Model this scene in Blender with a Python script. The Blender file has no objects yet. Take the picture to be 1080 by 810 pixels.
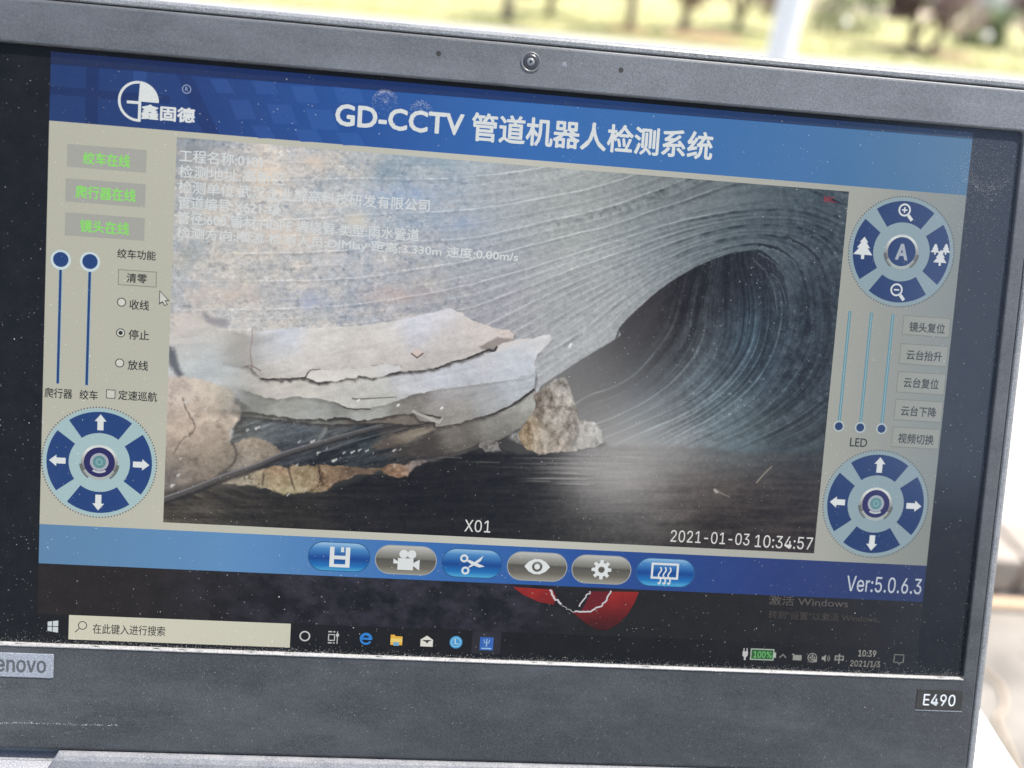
import bpy, bmesh, math, random, os
import numpy as np
from mathutils import Vector, Matrix, noise
from mathutils.geometry import tessellate_polygon
SC = bpy.context.scene
COL = SC.collection
rnd = random.Random(11)

# ---------------- camera, sky, sun, exposure ----------------
cam = bpy.data.cameras.new('camera'); cam.lens = 29.53; cam.sensor_width = 36; cam.sensor_fit = 'HORIZONTAL'
cam.clip_start = .01; cam.clip_end = 900
co = bpy.data.objects.new('camera', cam); COL.objects.link(co); SC.camera = co
CR = ((0.99534, -0.061355, -0.074384), (-0.035958, 0.479602, -0.876749), (0.089468, 0.875339, 0.475161))
co.matrix_world = Matrix.Translation((-.0191, -.1781, .2545)) @ Matrix(CR).to_4x4()
# matrix columns above are the camera's right, up and backward axes
cam.dof.use_dof = True; cam.dof.focus_distance = .258; cam.dof.aperture_fstop = 5.8

TH = math.radians(24)                     # the lid leans back by 24 degrees
LID = Matrix.Rotation(math.pi / 2 - TH, 4, 'X')
sun_dir = (LID.to_3x3() @ Vector((.32, .87, .30))).normalized()     # towards the sun
SUN_EL = math.asin(sun_dir.z); SUN_AZ = math.atan2(sun_dir.x, sun_dir.y)
w = bpy.data.worlds.new('World'); SC.world = w; w.use_nodes = True
nt = w.node_tree; bg = nt.nodes['Background']
sky = nt.nodes.new('ShaderNodeTexSky'); sky.sky_type = 'NISHITA'; sky.sun_disc = False
sky.sun_elevation = SUN_EL; sky.sun_rotation = SUN_AZ; sky.air_density = 1.2; sky.dust_density = 2.5
nt.links.new(sky.outputs[0], bg.inputs[0]); bg.inputs[1].default_value = .10
sl = bpy.data.lights.new('sun', 'SUN'); sl.energy = 3.6; sl.angle = math.radians(.53); sl.color = (1, .95, .88)
so = bpy.data.objects.new('sun', sl); COL.objects.link(so); so.rotation_euler = sun_dir.to_track_quat('Z', 'Y').to_euler()
SC.view_settings.view_transform = 'Standard'; SC.view_settings.look = 'None'
SC.view_settings.exposure = 1.45; SC.view_settings.gamma = 1.0
SC.render.film_transparent = False
SC.cycles.max_bounces = 5
EXPO = 2 ** 1.45

# ---------------- helpers ----------------
def lin(c):
    return tuple(((v / 255) / 12.92 if v / 255 <= .04045 else ((v / 255 + .055) / 1.055) ** 2.4) for v in c)

class NB:                                  # small node-building helper
    def __init__(s, name):
        s.m = bpy.data.materials.new(name); s.m.use_nodes = True; s.t = s.m.node_tree; s.p = s.t.nodes['Principled BSDF']
    def n(s, typ, **k):
        o = s.t.nodes.new('ShaderNode' + typ)
        for a, b in k.items():
            if a.startswith('i_'): o.inputs[a[2:].replace('_', ' ')].default_value = b
            elif a.startswith('x'): s.set(o.inputs[int(a[1:])], b)
            else: setattr(o, a, b)
        return o
    def set(s, sock, v):
        if isinstance(v, bpy.types.NodeSocket): s.t.links.new(v, sock)
        elif hasattr(v, '__len__') and len(v) == 3 and len(getattr(sock, 'default_value', (0,) * 3)) == 4: sock.default_value = (*v, 1)
        else: sock.default_value = v
    def P(s, **k):
        for a, b in k.items(): s.set(s.p.inputs[a.replace('_', ' ')], b)
        return s.m
    def math(s, op, a, b=0., c=0.):
        o = s.n('Math', operation=op); s.set(o.inputs[0], a); s.set(o.inputs[1], b); s.set(o.inputs[2], c); return o.outputs[0]
    def obj(s): return s.n('TexCoord').outputs['Object']
    def noise(s, scale, detail=3., vec=None, rough=.5, stretch=None):
        v = vec or s.obj()
        if stretch: mp = s.n('Mapping'); s.set(mp.inputs[0], v); mp.inputs['Scale'].default_value = stretch; v = mp.outputs[0]
        o = s.n('TexNoise'); s.set(o.inputs['Vector'], v); o.inputs['Scale'].default_value = scale; o.inputs['Detail'].default_value = detail; o.inputs['Roughness'].default_value = rough
        return o.outputs['Fac']
    def ramp(s, f, stops, mode='LINEAR'):
        o = s.n('ValToRGB'); s.set(o.inputs[0], f); r = o.color_ramp; r.interpolation = mode
        while len(r.elements) < len(stops): r.elements.new(.5)
        for e, (p, c) in zip(r.elements, stops): e.position = p; e.color = (*c, 1) if hasattr(c, '__len__') else (c, c, c, 1)
        return o.outputs[0]
    def mix(s, f, a, b, bt='MIX'):
        o = s.n('Mix', data_type='RGBA', blend_type=bt); s.set(o.inputs[0], f); s.set(o.inputs[6], a); s.set(o.inputs[7], b); return o.outputs[2]
    def bump(s, h, strength=.3, dist=.001):
        o = s.n('Bump'); s.set(o.inputs['Height'], h); o.inputs['Strength'].default_value = strength; o.inputs['Distance'].default_value = dist; s.set(s.p.inputs['Normal'], o.outputs[0])

def mesh_obj(name, verts, faces, mat=None, parent=None, smooth=False, edges=()):
    me = bpy.data.meshes.new(name); me.from_pydata([tuple(v) for v in verts], list(edges), faces); me.update()
    if smooth: me.shade_smooth()
    o = bpy.data.objects.new(name, me); COL.objects.link(o)
    if mat: me.materials.append(mat)
    if parent: o.parent = parent
    return o

def empty(name, loc=(0, 0, 0)):
    o = bpy.data.objects.new(name, None); COL.objects.link(o); o.location = loc; o.empty_display_size = .05; return o

def tag(o, label=None, cat=None, group=None, kind=None):
    if label: o['label'] = label
    if cat: o['category'] = cat
    if group: o['group'] = group
    if kind: o['kind'] = kind
    return o

class MB:                                  # mesh builder
    def __init__(s): s.v = []; s.f = []
    def add(s, v, f):
        b = len(s.v); s.v += [tuple(p) for p in v]; s.f += [tuple(i + b for i in q) for q in f]; return s
    def box(s, x0, x1, y0, y1, z0, z1, bev=0.):
        bm = bmesh.new(); bmesh.ops.create_cube(bm, size=1)
        for v in bm.verts: v.co = ((x0 + x1) / 2 + v.co.x * (x1 - x0), (y0 + y1) / 2 + v.co.y * (y1 - y0), (z0 + z1) / 2 + v.co.z * (z1 - z0))
        if bev: bmesh.ops.bevel(bm, geom=bm.edges[:], offset=bev, segments=2, affect='EDGES', profile=.6)
        return s.bm(bm)
    def bm(s, bm):
        bm.verts.index_update(); s.add([v.co[:] for v in bm.verts], [[v.index for v in f.verts] for f in bm.faces]); bm.free(); return s
    def tube(s, pts, rad, n=8, cap=True):
        pts = [Vector(p) for p in pts]; rings = []; up = Vector((.13, .21, .97))
        for i, p in enumerate(pts):
            d = (pts[min(i + 1, len(pts) - 1)] - pts[max(i - 1, 0)]).normalized()
            a = d.cross(up)
            if a.length < .1: a = d.cross(Vector((1, 0, 0)))
            a.normalize(); b = d.cross(a); r = rad[i] if hasattr(rad, '__len__') else rad
            rings.append([p + a * math.cos(t * 2 * math.pi / n) * r + b * math.sin(t * 2 * math.pi / n) * r for t in range(n)])
        v = [q for r in rings for q in r]; f = []
        for i in range(len(rings) - 1):
            for j in range(n): f.append((i * n + j, i * n + (j + 1) % n, (i + 1) * n + (j + 1) % n, (i + 1) * n + j))
        if cap: f.append(tuple(range(n - 1, -1, -1))); f.append(tuple((len(rings) - 1) * n + j for j in range(n)))
        return s.add(v, f)
    def lathe(s, prof, n=32, c=(0, 0, 0), axis='z'):
        v = []; f = []
        for r, z in prof:
            for k in range(n):
                a = 2 * math.pi * k / n; v.append((c[0] + r * math.cos(a), c[1] + r * math.sin(a), c[2] + z))
        for i in range(len(prof) - 1):
            for k in range(n): f.append((i * n + k, i * n + (k + 1) % n, (i + 1) * n + (k + 1) % n, (i + 1) * n + k))
        if prof[-1][0] > 1e-6: f.append(tuple((len(prof) - 1) * n + k for k in range(n)))
        return s.add(v, f)
    def build(s, name, mat, parent=None, smooth=False): return mesh_obj(name, s.v, s.f, mat, parent, smooth)

# lid frame in millimetres: x right, y up the lid (0 = middle of the display), z out of the display
def L(x, y, z=0.): return (x / 1000, (y + 121.5) / 1000, z / 1000)
PX = 278.4 / 1440                          # the display runs at 1440 x 900
def S(x, y, z=0.): return L((x - 720) * PX, (450 - y) * PX, z)

# ---------------- materials ----------------
DUST = (.58, .56, .52)
def dust_field(b, film=.004, amount=1.):
    o = b.obj()
    low = b.noise(14, 4, o)
    mid = b.noise(160, 4, o, .65)
    v = b.n('TexVoronoi'); b.set(v.inputs['Vector'], o); v.inputs['Scale'].default_value = 900
    sep = b.n('SeparateColor'); b.set(sep.inputs[0], v.outputs['Color'])
    size = b.math('MULTIPLY', b.math('POWER', sep.outputs[0], 7.), .20)
    speck = b.math('LESS_THAN', v.outputs['Distance'], size)
    fine = b.ramp(b.noise(2600, 2, o, .6), [(.60, 0.), (.74, 1.)])
    patch = b.ramp(low, [(.38, .25), (.68, 1.)])
    d = b.math('ADD', b.math('MULTIPLY', speck, b.math('MULTIPLY', patch, .35 * amount)), b.math('MULTIPLY', fine, b.math('MULTIPLY', b.math('MULTIPLY', patch, mid), .07 * amount)))
    d = b.math('ADD', d, b.math('MULTIPLY', b.ramp(mid, [(.3, .2), (.75, 1.)]), film))
    return b.math('MINIMUM', d, 1.)

def display_mat(name, col, gain=.97, film=.006, black=False):
    """lit LCD pixels under a dusty matt surface; col is an sRGB triple or a function of the node builder"""
    b = NB(name); d = dust_field(b, film)
    sky_sheen = b.ramp(b.math('ADD', lidx(b)[0], b.math('MULTIPLY', b.math('SUBTRACT', b.noise(22, 4), .5), .12)), [(0, 0.), (.70, .002), (.86, .020), (.95, .060), (1, .085)])  # bluish sky reflection painted into the colour, stronger at the right, fading downward
    sky_sheen = b.math('MULTIPLY', sky_sheen, b.ramp(b.math('DIVIDE', lidx(b)[1], 900.), [(0, 1.), (.6, .9), (.72, .35), (.95, .2)]))
    c = col(b) if callable(col) else lin(col)
    b.P(Base_Color=b.mix(b.math('MULTIPLY', sky_sheen, 1.), b.mix(d, (.006, .007, .009), DUST), (.34, .42, .56)), Roughness=.2, IOR=1.45, Specular_IOR_Level=.04)
    d = b.math('MINIMUM', b.math('ADD', d, b.math('MULTIPLY', sky_sheen, 2.)), 1.)
    b.set(b.p.inputs['Emission Color'], c)
    g = b.math('ADD', b.math('MULTIPLY', b.noise(2300, 2), .26), b.math('MULTIPLY', b.noise(11, 3), .22))       # panel unevenness and pixel shimmer
    b.set(b.p.inputs['Emission Strength'], b.math('MULTIPLY', b.math('MULTIPLY', b.math('SUBTRACT', 1., d), b.math('ADD', g, .76)), gain / EXPO))
    return b.m

def lidx(b):                               # 0..1 across the display from left to right, and screen row in pixels
    s = b.n('SeparateXYZ'); b.set(s.inputs[0], b.obj())
    return b.math('ADD', b.math('DIVIDE', s.outputs[0], .2784), .5), b.math('SUBTRACT', 450., b.math('DIVIDE', b.math('SUBTRACT', s.outputs[1], .1215), PX / 1000))

def across(stops):
    def f(b): return b.ramp(lidx(b)[0], [(p, lin(c)) for p, c in stops])
    return f
def rows(y0, y1, stops):
    def f(b): return b.ramp(b.math('DIVIDE', b.math('SUBTRACT', lidx(b)[1], y0), y1 - y0), [(p, lin(c)) for p, c in stops])
    return f

BDUST_SHEEN = (.46, .49, .53)
def plastic(name, col, rough=.5, dust=1., bump=.25, film=.05, grain=2600, sheen_smear=False):
    b = NB(name); d = dust_field(b, film, dust); o = b.obj()
    g0 = b.noise(2000, 2, o)
    if sheen_smear:                            # sky sheen painted in, stronger upward and rightward, plus dust smears
        x, y = lidx(b); top = b.ramp(b.math('DIVIDE', y, 1000.), [(0, .85), (.06, .5), (.3, .36), (.6, .24), (.93, .03), (1, .02)]); right = b.ramp(x, [(0, .36), (.5, .66), (1, 1.1)])
        smear = b.ramp(b.noise(34, 6, o, .7, (.35, 1.3, 1)), [(.46, 0.), (.74, .07)])
        d = b.math('ADD', d, smear)
        d = b.math('MINIMUM', b.math('ADD', d, b.math('MULTIPLY', b.math('MULTIPLY', b.math('MULTIPLY', top, right), b.ramp(g0, [(.3, .7), (.7, 1.3)])), b.ramp(b.noise(26, 5, o, .6), [(.3, .15), (.7, .25)]))), 1.)
    g = b.noise(grain, 2, o); lo = b.noise(30, 5, o, .6)
    base = b.mix(b.ramp(g, [(.35, 0.), (.65, 1.)]), tuple(c * .5 for c in col), tuple(min(1, c * 1.6) for c in col))
    base = b.mix(b.ramp(lo, [(.3, 0.), (.7, .35)]), base, tuple(min(1, c * 1.7) for c in col))
    b.P(Base_Color=b.mix(d, base, BDUST_SHEEN if sheen_smear else DUST), Roughness=rough, Specular_IOR_Level=.33)
    b.bump(g, bump, .00008)
    return b.m

def simple(name, col, rough=.6, metal=0., nscale=0, var=.3, bump=0., bdist=.01, stretch=None):
    b = NB(name); c = col
    if nscale:
        n = b.noise(nscale, 5, stretch=stretch); c = b.mix(b.ramp(n, [(.3, 0.), (.7, 1.)]), tuple(v * (1 - var) for v in col), tuple(min(1, v * (1 + var)) for v in col))
        if bump: b.bump(n, bump, bdist)
    return b.P(Base_Color=c, Roughness=rough, Metallic=metal)

M = {}
M['bezel'] = plastic('grey_textured_plastic', (.026, .028, .031), .48, .8, .5, .02, sheen_smear=True)
M['chin'] = M['bezel']
M['cover'] = plastic('lid_cover_plastic', (.13, .137, .145), .35, 1.2, .3, .12)
M['lip'] = plastic('dusty_lip', (.17, .17, .17), .5, 1.5, .4, .15)
M['gap'] = simple('dark_gap', (.006, .006, .007), .7)
M['deck'] = plastic('deck_plastic', (.16, .165, .18), .45, 1., .3, .1)
M['hinge'] = plastic('hinge_plastic', (.10, .104, .118), .45, 1.2, .3, .15)
M['badge'] = plastic('brushed_badge', (.17, .185, .21), .4, .6, .1, .02)
M['badge_txt'] = simple('badge_lettering', (.05, .055, .06), .5)
M['blackplate'] = plastic('black_badge_plate', (.012, .012, .013), .3, .8, .1, .04)
M['silver'] = simple('silver_lettering', (.62, .64, .66), .35)
M['lens'] = simple('lens_glass', (.012, .012, .014), .08)
M['lensring'] = simple('lens_ring', (.10, .105, .11), .3)
M['glass'] = display_mat('unlit_display', (7, 9, 11), film=.008)
M['dustbit'] = simple('dust_grain', (.42, .41, .39), .9, nscale=900, var=.25)


# ---------- the camera picture shown on the display, drawn with numpy ----------
def draw_pipe_picture(PW=1056, PH=595):
    rs = np.random.RandomState(7)
    tab = rs.rand(256, 256)
    uu, vv = np.meshgrid((np.arange(PW) + .5) / PW, (np.arange(PH) + .5) / PH)
    # drawing frame (a plain quadrilateral frame in which the picture was measured)
    HM = [[0.736654682, -0.0140779189, 53.6908538], [0.0674994023, 0.729202205, 54.4315786], [5.94284196e-05, 6.18979894e-05, 1.0]]
    sx, sy = 187 + uu * 1056, 110 + vv * 595
    w_ = HM[2][0] * sx + HM[2][1] * sy + HM[2][2]
    X = (HM[0][0] * sx + HM[0][1] * sy + HM[0][2]) / w_
    Y = (HM[1][0] * sx + HM[1][1] * sy + HM[1][2]) / w_

    def vn(a, b, s=0):
        a = a + s * 17.3; b = b + s * 9.7
        i, j = np.floor(a).astype(int), np.floor(b).astype(int)
        fa, fb = a - i, b - j
        fa = fa * fa * (3 - 2 * fa); fb = fb * fb * (3 - 2 * fb)
        g = lambda p, q: tab[p & 255, q & 255]
        return (g(i, j) * (1 - fa) + g(i + 1, j) * fa) * (1 - fb) + (g(i, j + 1) * (1 - fa) + g(i + 1, j + 1) * fa) * fb

    def fbm(a, b, s=0, o=4, g=.5):
        r, am, t = 0, 1, 0
        for k in range(o):
            r = r + am * vn(a, b, s + k * 3); t += am; am *= g
            a, b = (a * .8 - b * .6) * 2.03, (a * .6 + b * .8) * 2.03
        return r / t - .5

    def smooth(e0, e1, x):
        t = np.clip((x - e0) / (e1 - e0), 0, 1); return t * t * (3 - 2 * t)

    def curve(p, n=8):
        p = np.array(p, float); q = np.vstack([2 * p[0] - p[1], p, 2 * p[-1] - p[-2]]); o = []
        for i in range(1, len(q) - 2):
            for t in np.arange(n) / n:
                a, b, c, d = q[i - 1:i + 3]
                o.append(.5 * (2 * b + (c - a) * t + (2 * a - 5 * b + 4 * c - d) * t * t + (3 * b - a - 3 * c + d) * t ** 3))
        o.append(p[-1]); return np.array(o)

    def box(p, pad):
        x0, y0 = np.min(p, 0) - pad; x1, y1 = np.max(p, 0) + pad
        m = (X > x0) & (X < x1) & (Y > y0) & (Y < y1)
        r = np.where(m.any(1))[0]; c = np.where(m.any(0))[0]
        if len(r) == 0 or len(c) == 0: return None
        return slice(r[0], r[-1] + 1), slice(c[0], c[-1] + 1)

    def segdist(p, x, y, closed=False):
        d = np.full(x.shape, 1e9); tt = np.zeros(x.shape); n = len(p); rng = range(n if closed else n - 1)
        for i in rng:
            a, b = p[i], p[(i + 1) % n]; ab = b - a; L = ab @ ab + 1e-9
            t = np.clip(((x - a[0]) * ab[0] + (y - a[1]) * ab[1]) / L, 0, 1)
            e = np.hypot(x - a[0] - t * ab[0], y - a[1] - t * ab[1])
            tt = np.where(e < d, (i + t) / n, tt); d = np.minimum(d, e)
        return d, tt

    def poly(p, soft=1., jit=0., js=6., seed=1):
        p = np.array(p, float); s = box(p, soft + jit + 2); M = np.zeros(X.shape)
        if s is None: return M
        x, y = X[s], Y[s]
        if jit:
            x = x + jit * 2 * fbm(x / js, y / js, seed, 3); y = y + jit * 2 * fbm(x / js, y / js, seed + 5, 3)
        d, _ = segdist(p, x, y, True); ins = np.zeros(x.shape, bool); n = len(p)
        for i in range(n):
            a, b = p[i], p[(i + 1) % n]
            c = ((a[1] > y) != (b[1] > y)) & (x < (b[0] - a[0]) * (y - a[1]) / (b[1] - a[1] + 1e-12) + a[0])
            ins ^= c
        M[s] = smooth(-soft, soft, np.where(ins, d, -d)); return M

    img = np.zeros(X.shape + (3,))

    def lay(M, col):
        nonlocal img
        img = img * (1 - M[..., None]) + np.asarray(col, float) * M[..., None]

    def stroke(p, w, col, a=1., w2=None, soft=.6, cv=True, jit=0, fade=0):
        p = curve(p) if cv else np.array(p, float); s = box(p, max(w, w2 or 0) + 3)
        if s is None: return
        x, y = X[s], Y[s]
        if jit: y = y + jit * 2 * fbm(x / 3, y / 3, 4, 2)
        d, t = segdist(p, x, y); ww = w + ((w2 if w2 is not None else w) - w) * t
        m = a * (1 - smooth(ww - soft, ww + soft, d))
        if fade: m = m * smooth(0, fade, t) * smooth(0, fade, 1 - t)
        img[s] = img[s] * (1 - m[..., None]) + np.array(col, float) * m[..., None]

    def cmap(pts, r=38.):
        a = np.zeros(X.shape + (3,)); ws = np.zeros(X.shape)
        for x, y, c in pts:
            k = np.exp(-((X - x) ** 2 + (Y - y) ** 2) / (2 * r * r)) + 1e-7 / (1 + ((X - x) ** 2 + (Y - y) ** 2) / 1e4)
            a += k[..., None] * np.array(c, float); ws += k
        return a / ws[..., None]

    def field(curves):
        P, U = [], []
        for u, c in curves:
            for q in curve(c, 2): P.append(q); U.append(u)
        P = np.array(P) / 100; U = np.array(U, float); n = len(P)
        ph = lambda r2: .5 * r2 * np.log(r2 + 1e-9)
        D = ((P[:, None] - P[None]) ** 2).sum(-1); A = np.zeros((n + 3, n + 3))
        A[:n, :n] = ph(D) + np.eye(n) * .03; A[:n, n] = 1; A[:n, n + 1:] = P; A[n, :n] = 1; A[n + 1:, :n] = P.T
        w = np.linalg.solve(A, np.concatenate([U, [0, 0, 0]]))
        st = 6; xs, ys = X[::st, ::st] / 100, Y[::st, ::st] / 100
        F = w[n] + w[n + 1] * xs + w[n + 2] * ys
        for k in range(n): F = F + w[k] * ph((xs - P[k, 0]) ** 2 + (ys - P[k, 1]) ** 2)
        gi = np.clip(np.arange(PH) / st, 0, F.shape[0] - 1.001); gj = np.clip(np.arange(PW) / st, 0, F.shape[1] - 1.001)
        i, j = gi.astype(int), gj.astype(int); a, b = (gi - i)[:, None], (gj - j)[None]
        g = lambda p, q: F[np.ix_(p, q)]
        return (g(i, j) * (1 - b) + g(i, j + 1) * b) * (1 - a) + (g(i + 1, j) * (1 - b) + g(i + 1, j + 1) * b) * a

    EDGE = [(520, 440), (565, 410), (570, 407), (613, 379), (650, 357), (655, 353), (653, 348), (656, 342), (671, 327), (695, 306), (721, 288.5), (747, 275.5), (772, 267), (798, 264), (807, 267), (818, 276), (827, 292), (831, 312)]
    EC = [tuple(p) for p in curve(EDGE[7:15], 6)]; EDGE = EDGE[:7] + EC + EDGE[15:]
    ribs = [(0, [(565, 412), (613, 380), (654, 350)] + EC[::8] + [(818, 276), (830, 310)]),
            (1, [(640, 327), (688, 293), (736, 270), (765, 261), (789, 256.5), (813, 258), (832, 267), (845, 279), (852, 300)]),
            (2, [(640, 305), (712, 269), (760, 251), (794, 246), (828, 249), (847, 257), (866, 274), (874, 300)]),
            (3, [(515, 342), (587, 306), (640, 283.5), (688, 263), (736, 246), (775, 237), (808, 235), (844, 238), (868, 246), (883, 259)]),
            (3.6, [(486, 327), (561, 301), (613, 280), (660, 264)]),
            (4.3, [(380, 320), (445, 310), (510, 295.5), (561, 282), (640, 257), (712, 235), (760, 227), (808, 222), (852, 224), (881, 235)]),
            (4.9, [(760, 208), (796, 202), (823, 202), (860, 210), (895, 226)]),
            (5.3, [(380, 293), (432, 285), (484, 277), (546, 262), (600, 248), (640, 239), (688, 222), (736, 205), (775, 192)]),
            (6.3, [(445, 254), (497, 251), (548, 240), (600, 228), (640, 218), (712, 194)]),
            (7.5, [(190, 232), (300, 232), (380, 226), (445, 224), (520, 218), (569, 209), (613, 201), (660, 188)]),
            (9, [(190, 190), (300, 190), (380, 188), (458, 189), (510, 185), (561, 179)])]
    U = field(ribs)
    inn = [(0, [(700, 303), (680, 330), (662, 356), (640, 385), (610, 400)]),
           (1, [(725, 290), (717, 315), (710, 346), (690, 372), (671, 394), (641, 411), (620, 416)]),
           (2, [(756, 275), (746, 315), (743, 348), (734, 370), (710, 400), (674, 427), (647, 441)]),
           (3, [(790, 268), (799, 315), (796, 348), (791, 370), (767, 405), (729, 435), (688, 452)]),
           (4, [(812, 280), (823, 315), (822, 345), (815, 370), (794, 405), (756, 435), (710, 462)]),
           (5, [(840, 262), (857, 300), (860, 335), (853, 370), (821, 419), (777, 452), (729, 471)]),
           (6, [(875, 262), (886, 320), (888, 370), (875, 411), (851, 433), (810, 457), (769, 474)]),
           (7, [(893, 430), (867, 462), (837, 474)])]
    V = field(inn)

    # outer wall
    wall = cmap([(190, 152, (138, 140, 142)), (205, 200, (168, 168, 166)), (290, 163, (205, 190, 172)), (345, 176, (195, 185, 170)), (400, 168, (140, 155, 165)), (450, 195, (146, 168, 190)), (400, 210, (160, 175, 195)),
                 (230, 235, (186, 182, 172)), (300, 225, (196, 186, 174)), (300, 305, (186, 178, 168)), (380, 255, (170, 176, 188)), (480, 250, (158, 168, 182)), (430, 310, (168, 162, 162)), (520, 205, (165, 174, 180)), (570, 190, (168, 172, 170)),
                 (620, 210, (160, 166, 164)), (600, 290, (166, 168, 168)), (510, 315, (158, 158, 166)), (640, 320, (166, 168, 168)), (585, 385, (170, 172, 174)), (690, 200, (132, 138, 138)), (750, 212, (105, 113, 116)),
                 (690, 275, (136, 144, 148)), (740, 250, (112, 122, 128)), (800, 245, (84, 95, 102)), (850, 212, (66, 78, 84)), (885, 260, (60, 70, 78)), (870, 330, (48, 58, 66)), (215, 320, (186, 178, 168)), (200, 350, (200, 186, 176)), (230, 380, (176, 184, 188)), (188, 290, (164, 168, 162))])
    L = fbm(X / 40, Y / 40, 2, 3)
    tex = fbm(X / 60 + L, U * 7 + L * 2, 3, 4)                    # streaks along the ribs
    fine = fbm(X / 9, U * 26, 6, 3)
    spk = fbm(X / 3.4, Y / 3.0, 9, 3, .7)
    left = smooth(560, 400, X)
    wg = wall.mean(-1, keepdims=True); wall = wg + (wall - wg) * (1 - .55 * smooth(640, 420, X))[..., None]
    img[...] = wall
    mott = fbm(X / 34, Y / 24, 12, 5, .6); mot2 = fbm(X / 18 + 4, Y / 11, 15, 6, .74)
    img += (np.clip(mott * 3, -1, 1) * left * smooth(360, 300, Y))[..., None] * np.array((8, 5, 0.)) + (np.clip(mot2 * 3, -1, 1) * left)[..., None] * np.array((-24, -16, -8.))
    gray = tex * (30 - 18 * left) + fine * 12 + spk * (34 + 16 * left)
    dots = np.clip(fbm(X / 6, Y / 4.4, 19, 4, .7) * 4 - .3, 0, 1); img -= (dots * 34 * (.35 + .65 * left) * smooth(760, 660, X))[..., None] * np.array((1.1, 1, .8)); dots = np.clip(fbm(X / 5 + 7, Y / 4, 23, 4, .7) * 4 - .5, 0, 1); img += (dots * 34 * left)[..., None]
    img += (gray * (1 - .25 * smooth(700, 800, X)))[..., None]
    for x, y, rx, ry, c in [(418, 178, 26, 12, (120, 140, 150)), (470, 172, 18, 8, (135, 155, 165)), (430, 205, 34, 9, (130, 152, 185)), (205, 160, 20, 9, (128, 130, 135)), (330, 172, 16, 9, (212, 190, 170)), (265, 185, 40, 14, (214, 196, 176)), (300, 250, 40, 16, (205, 190, 176)), (485, 235, 22, 8, (140, 155, 178)),
                            (375, 232, 16, 10, (205, 196, 178)), (240, 310, 40, 12, (196, 180, 168)), (325, 318, 22, 10, (150, 158, 182)), (420, 312, 34, 10, (176, 158, 156)), (196, 268, 12, 8, (150, 152, 146))]:
        q = np.exp(-(((X - x) / rx) ** 2 + ((Y - y) / ry) ** 2)) * np.clip(.75 + 2.2 * fbm(X / 11, Y / 7, int(x) % 50, 4), 0, 1)
        lay(q * .75, c)
    # rib lines: light crest with a dark foot, as iso-lines of U
    Uj = U + .05 * fbm(X / 14, Y / 14, 21, 3)
    gy = np.abs(np.gradient(U, axis=0)) + np.abs(np.gradient(U, axis=1)) + 1e-4
    for k, (u0, aw, ad) in enumerate([(.45, 15, 12), (.75, 10, 10), (1, 14, 30), (1.35, 16, 10), (1.7, 12, 14), (2, 14, 32), (2.35, 22, 8), (2.7, 14, 14), (3, 26, 30), (3.3, 16, 10), (3.6, 36, 18), (3.95, 20, 10), (4.3, 44, 26), (4.65, 14, 10), (5.3, 46, 26), (5.8, 14, 20), (6.3, 40, 34), (6.9, 14, 18), (7.5, 40, 18), (8.2, 14, 8), (9, 40, 22), (9.7, 12, 10)]):
        d = (Uj - u0) / gy
        wv = .5 + .9 * np.clip(fbm(X / 22, X * 0 + k * 3.1, 30 + k, 2) + .5, 0, 1)
        fade_l = smooth(176, 300, X) * .75 + .25
        crest = np.exp(-(d / .85) ** 2) * wv * (1 - .35 * left) * (1 - .85 * smooth(730, 800, X)) * fade_l
        foot = np.exp(-((d + 3.) / 2.) ** 2) * wv * (.55 + .7 * smooth(640, 780, X)) * fade_l
        img += (crest * aw * .8 - foot * ad * .7 * (1 + .5 * smooth(690, 780, X)) * np.clip(.9 + 2.4 * fbm(X / 9, Y / 9, 60 + k, 3), .1, 1.6))[..., None]
    img -= (smooth(.5, .15, np.abs(Uj - 6.0)) * np.clip(fbm(X / 5, Y / 4, 44, 3) * 3, 0, 1) * 30 * smooth(520, 620, X) * smooth(830, 700, X))[..., None]
    # pale patch of concrete on the left
    q = poly([(170, 345), (205, 330), (225, 335), (240, 345), (262, 350), (300, 346), (305, 430), (240, 410), (170, 395)], 9, 7, 14)
    lay(q * .8, cmap([(195, 345, (205, 186, 172)), (240, 355, (196, 188, 176)), (220, 380, (172, 182, 186)), (260, 395, (180, 180, 174)), (190, 375, (186, 190, 188))], 22) + (fbm(X / 22, Y / 6, 50, 4) * 34)[..., None])
    stroke([(216, 332), (222, 338), (236, 341)], 2.6, (112, 108, 116), .55, 5, 3)
    stroke([(180, 372), (184, 385), (190, 396)], 5, (70, 72, 78), .8, 3.5, 3, jit=3)

    img += (10 * left)[..., None] * np.array((.9, 1, 1.15))
    # inside of the pipe beyond the joint
    inside = poly(EDGE[2:] + [(836, 330), (860, 250), (884, 225), (905, 190), (915, 600), (560, 600), (560, 430)], 1.1, .8, 5)
    far = smooth(806, 846, X + .25 * (Y - 300) + 20 * fbm(X / 14, Y / 14, 61, 3))      # right of the opening both walls run into each other
    inside_a = inside * np.where((Y < 320) & (X > 800), 1 - far * smooth(330, 270, Y), 1)
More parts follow.
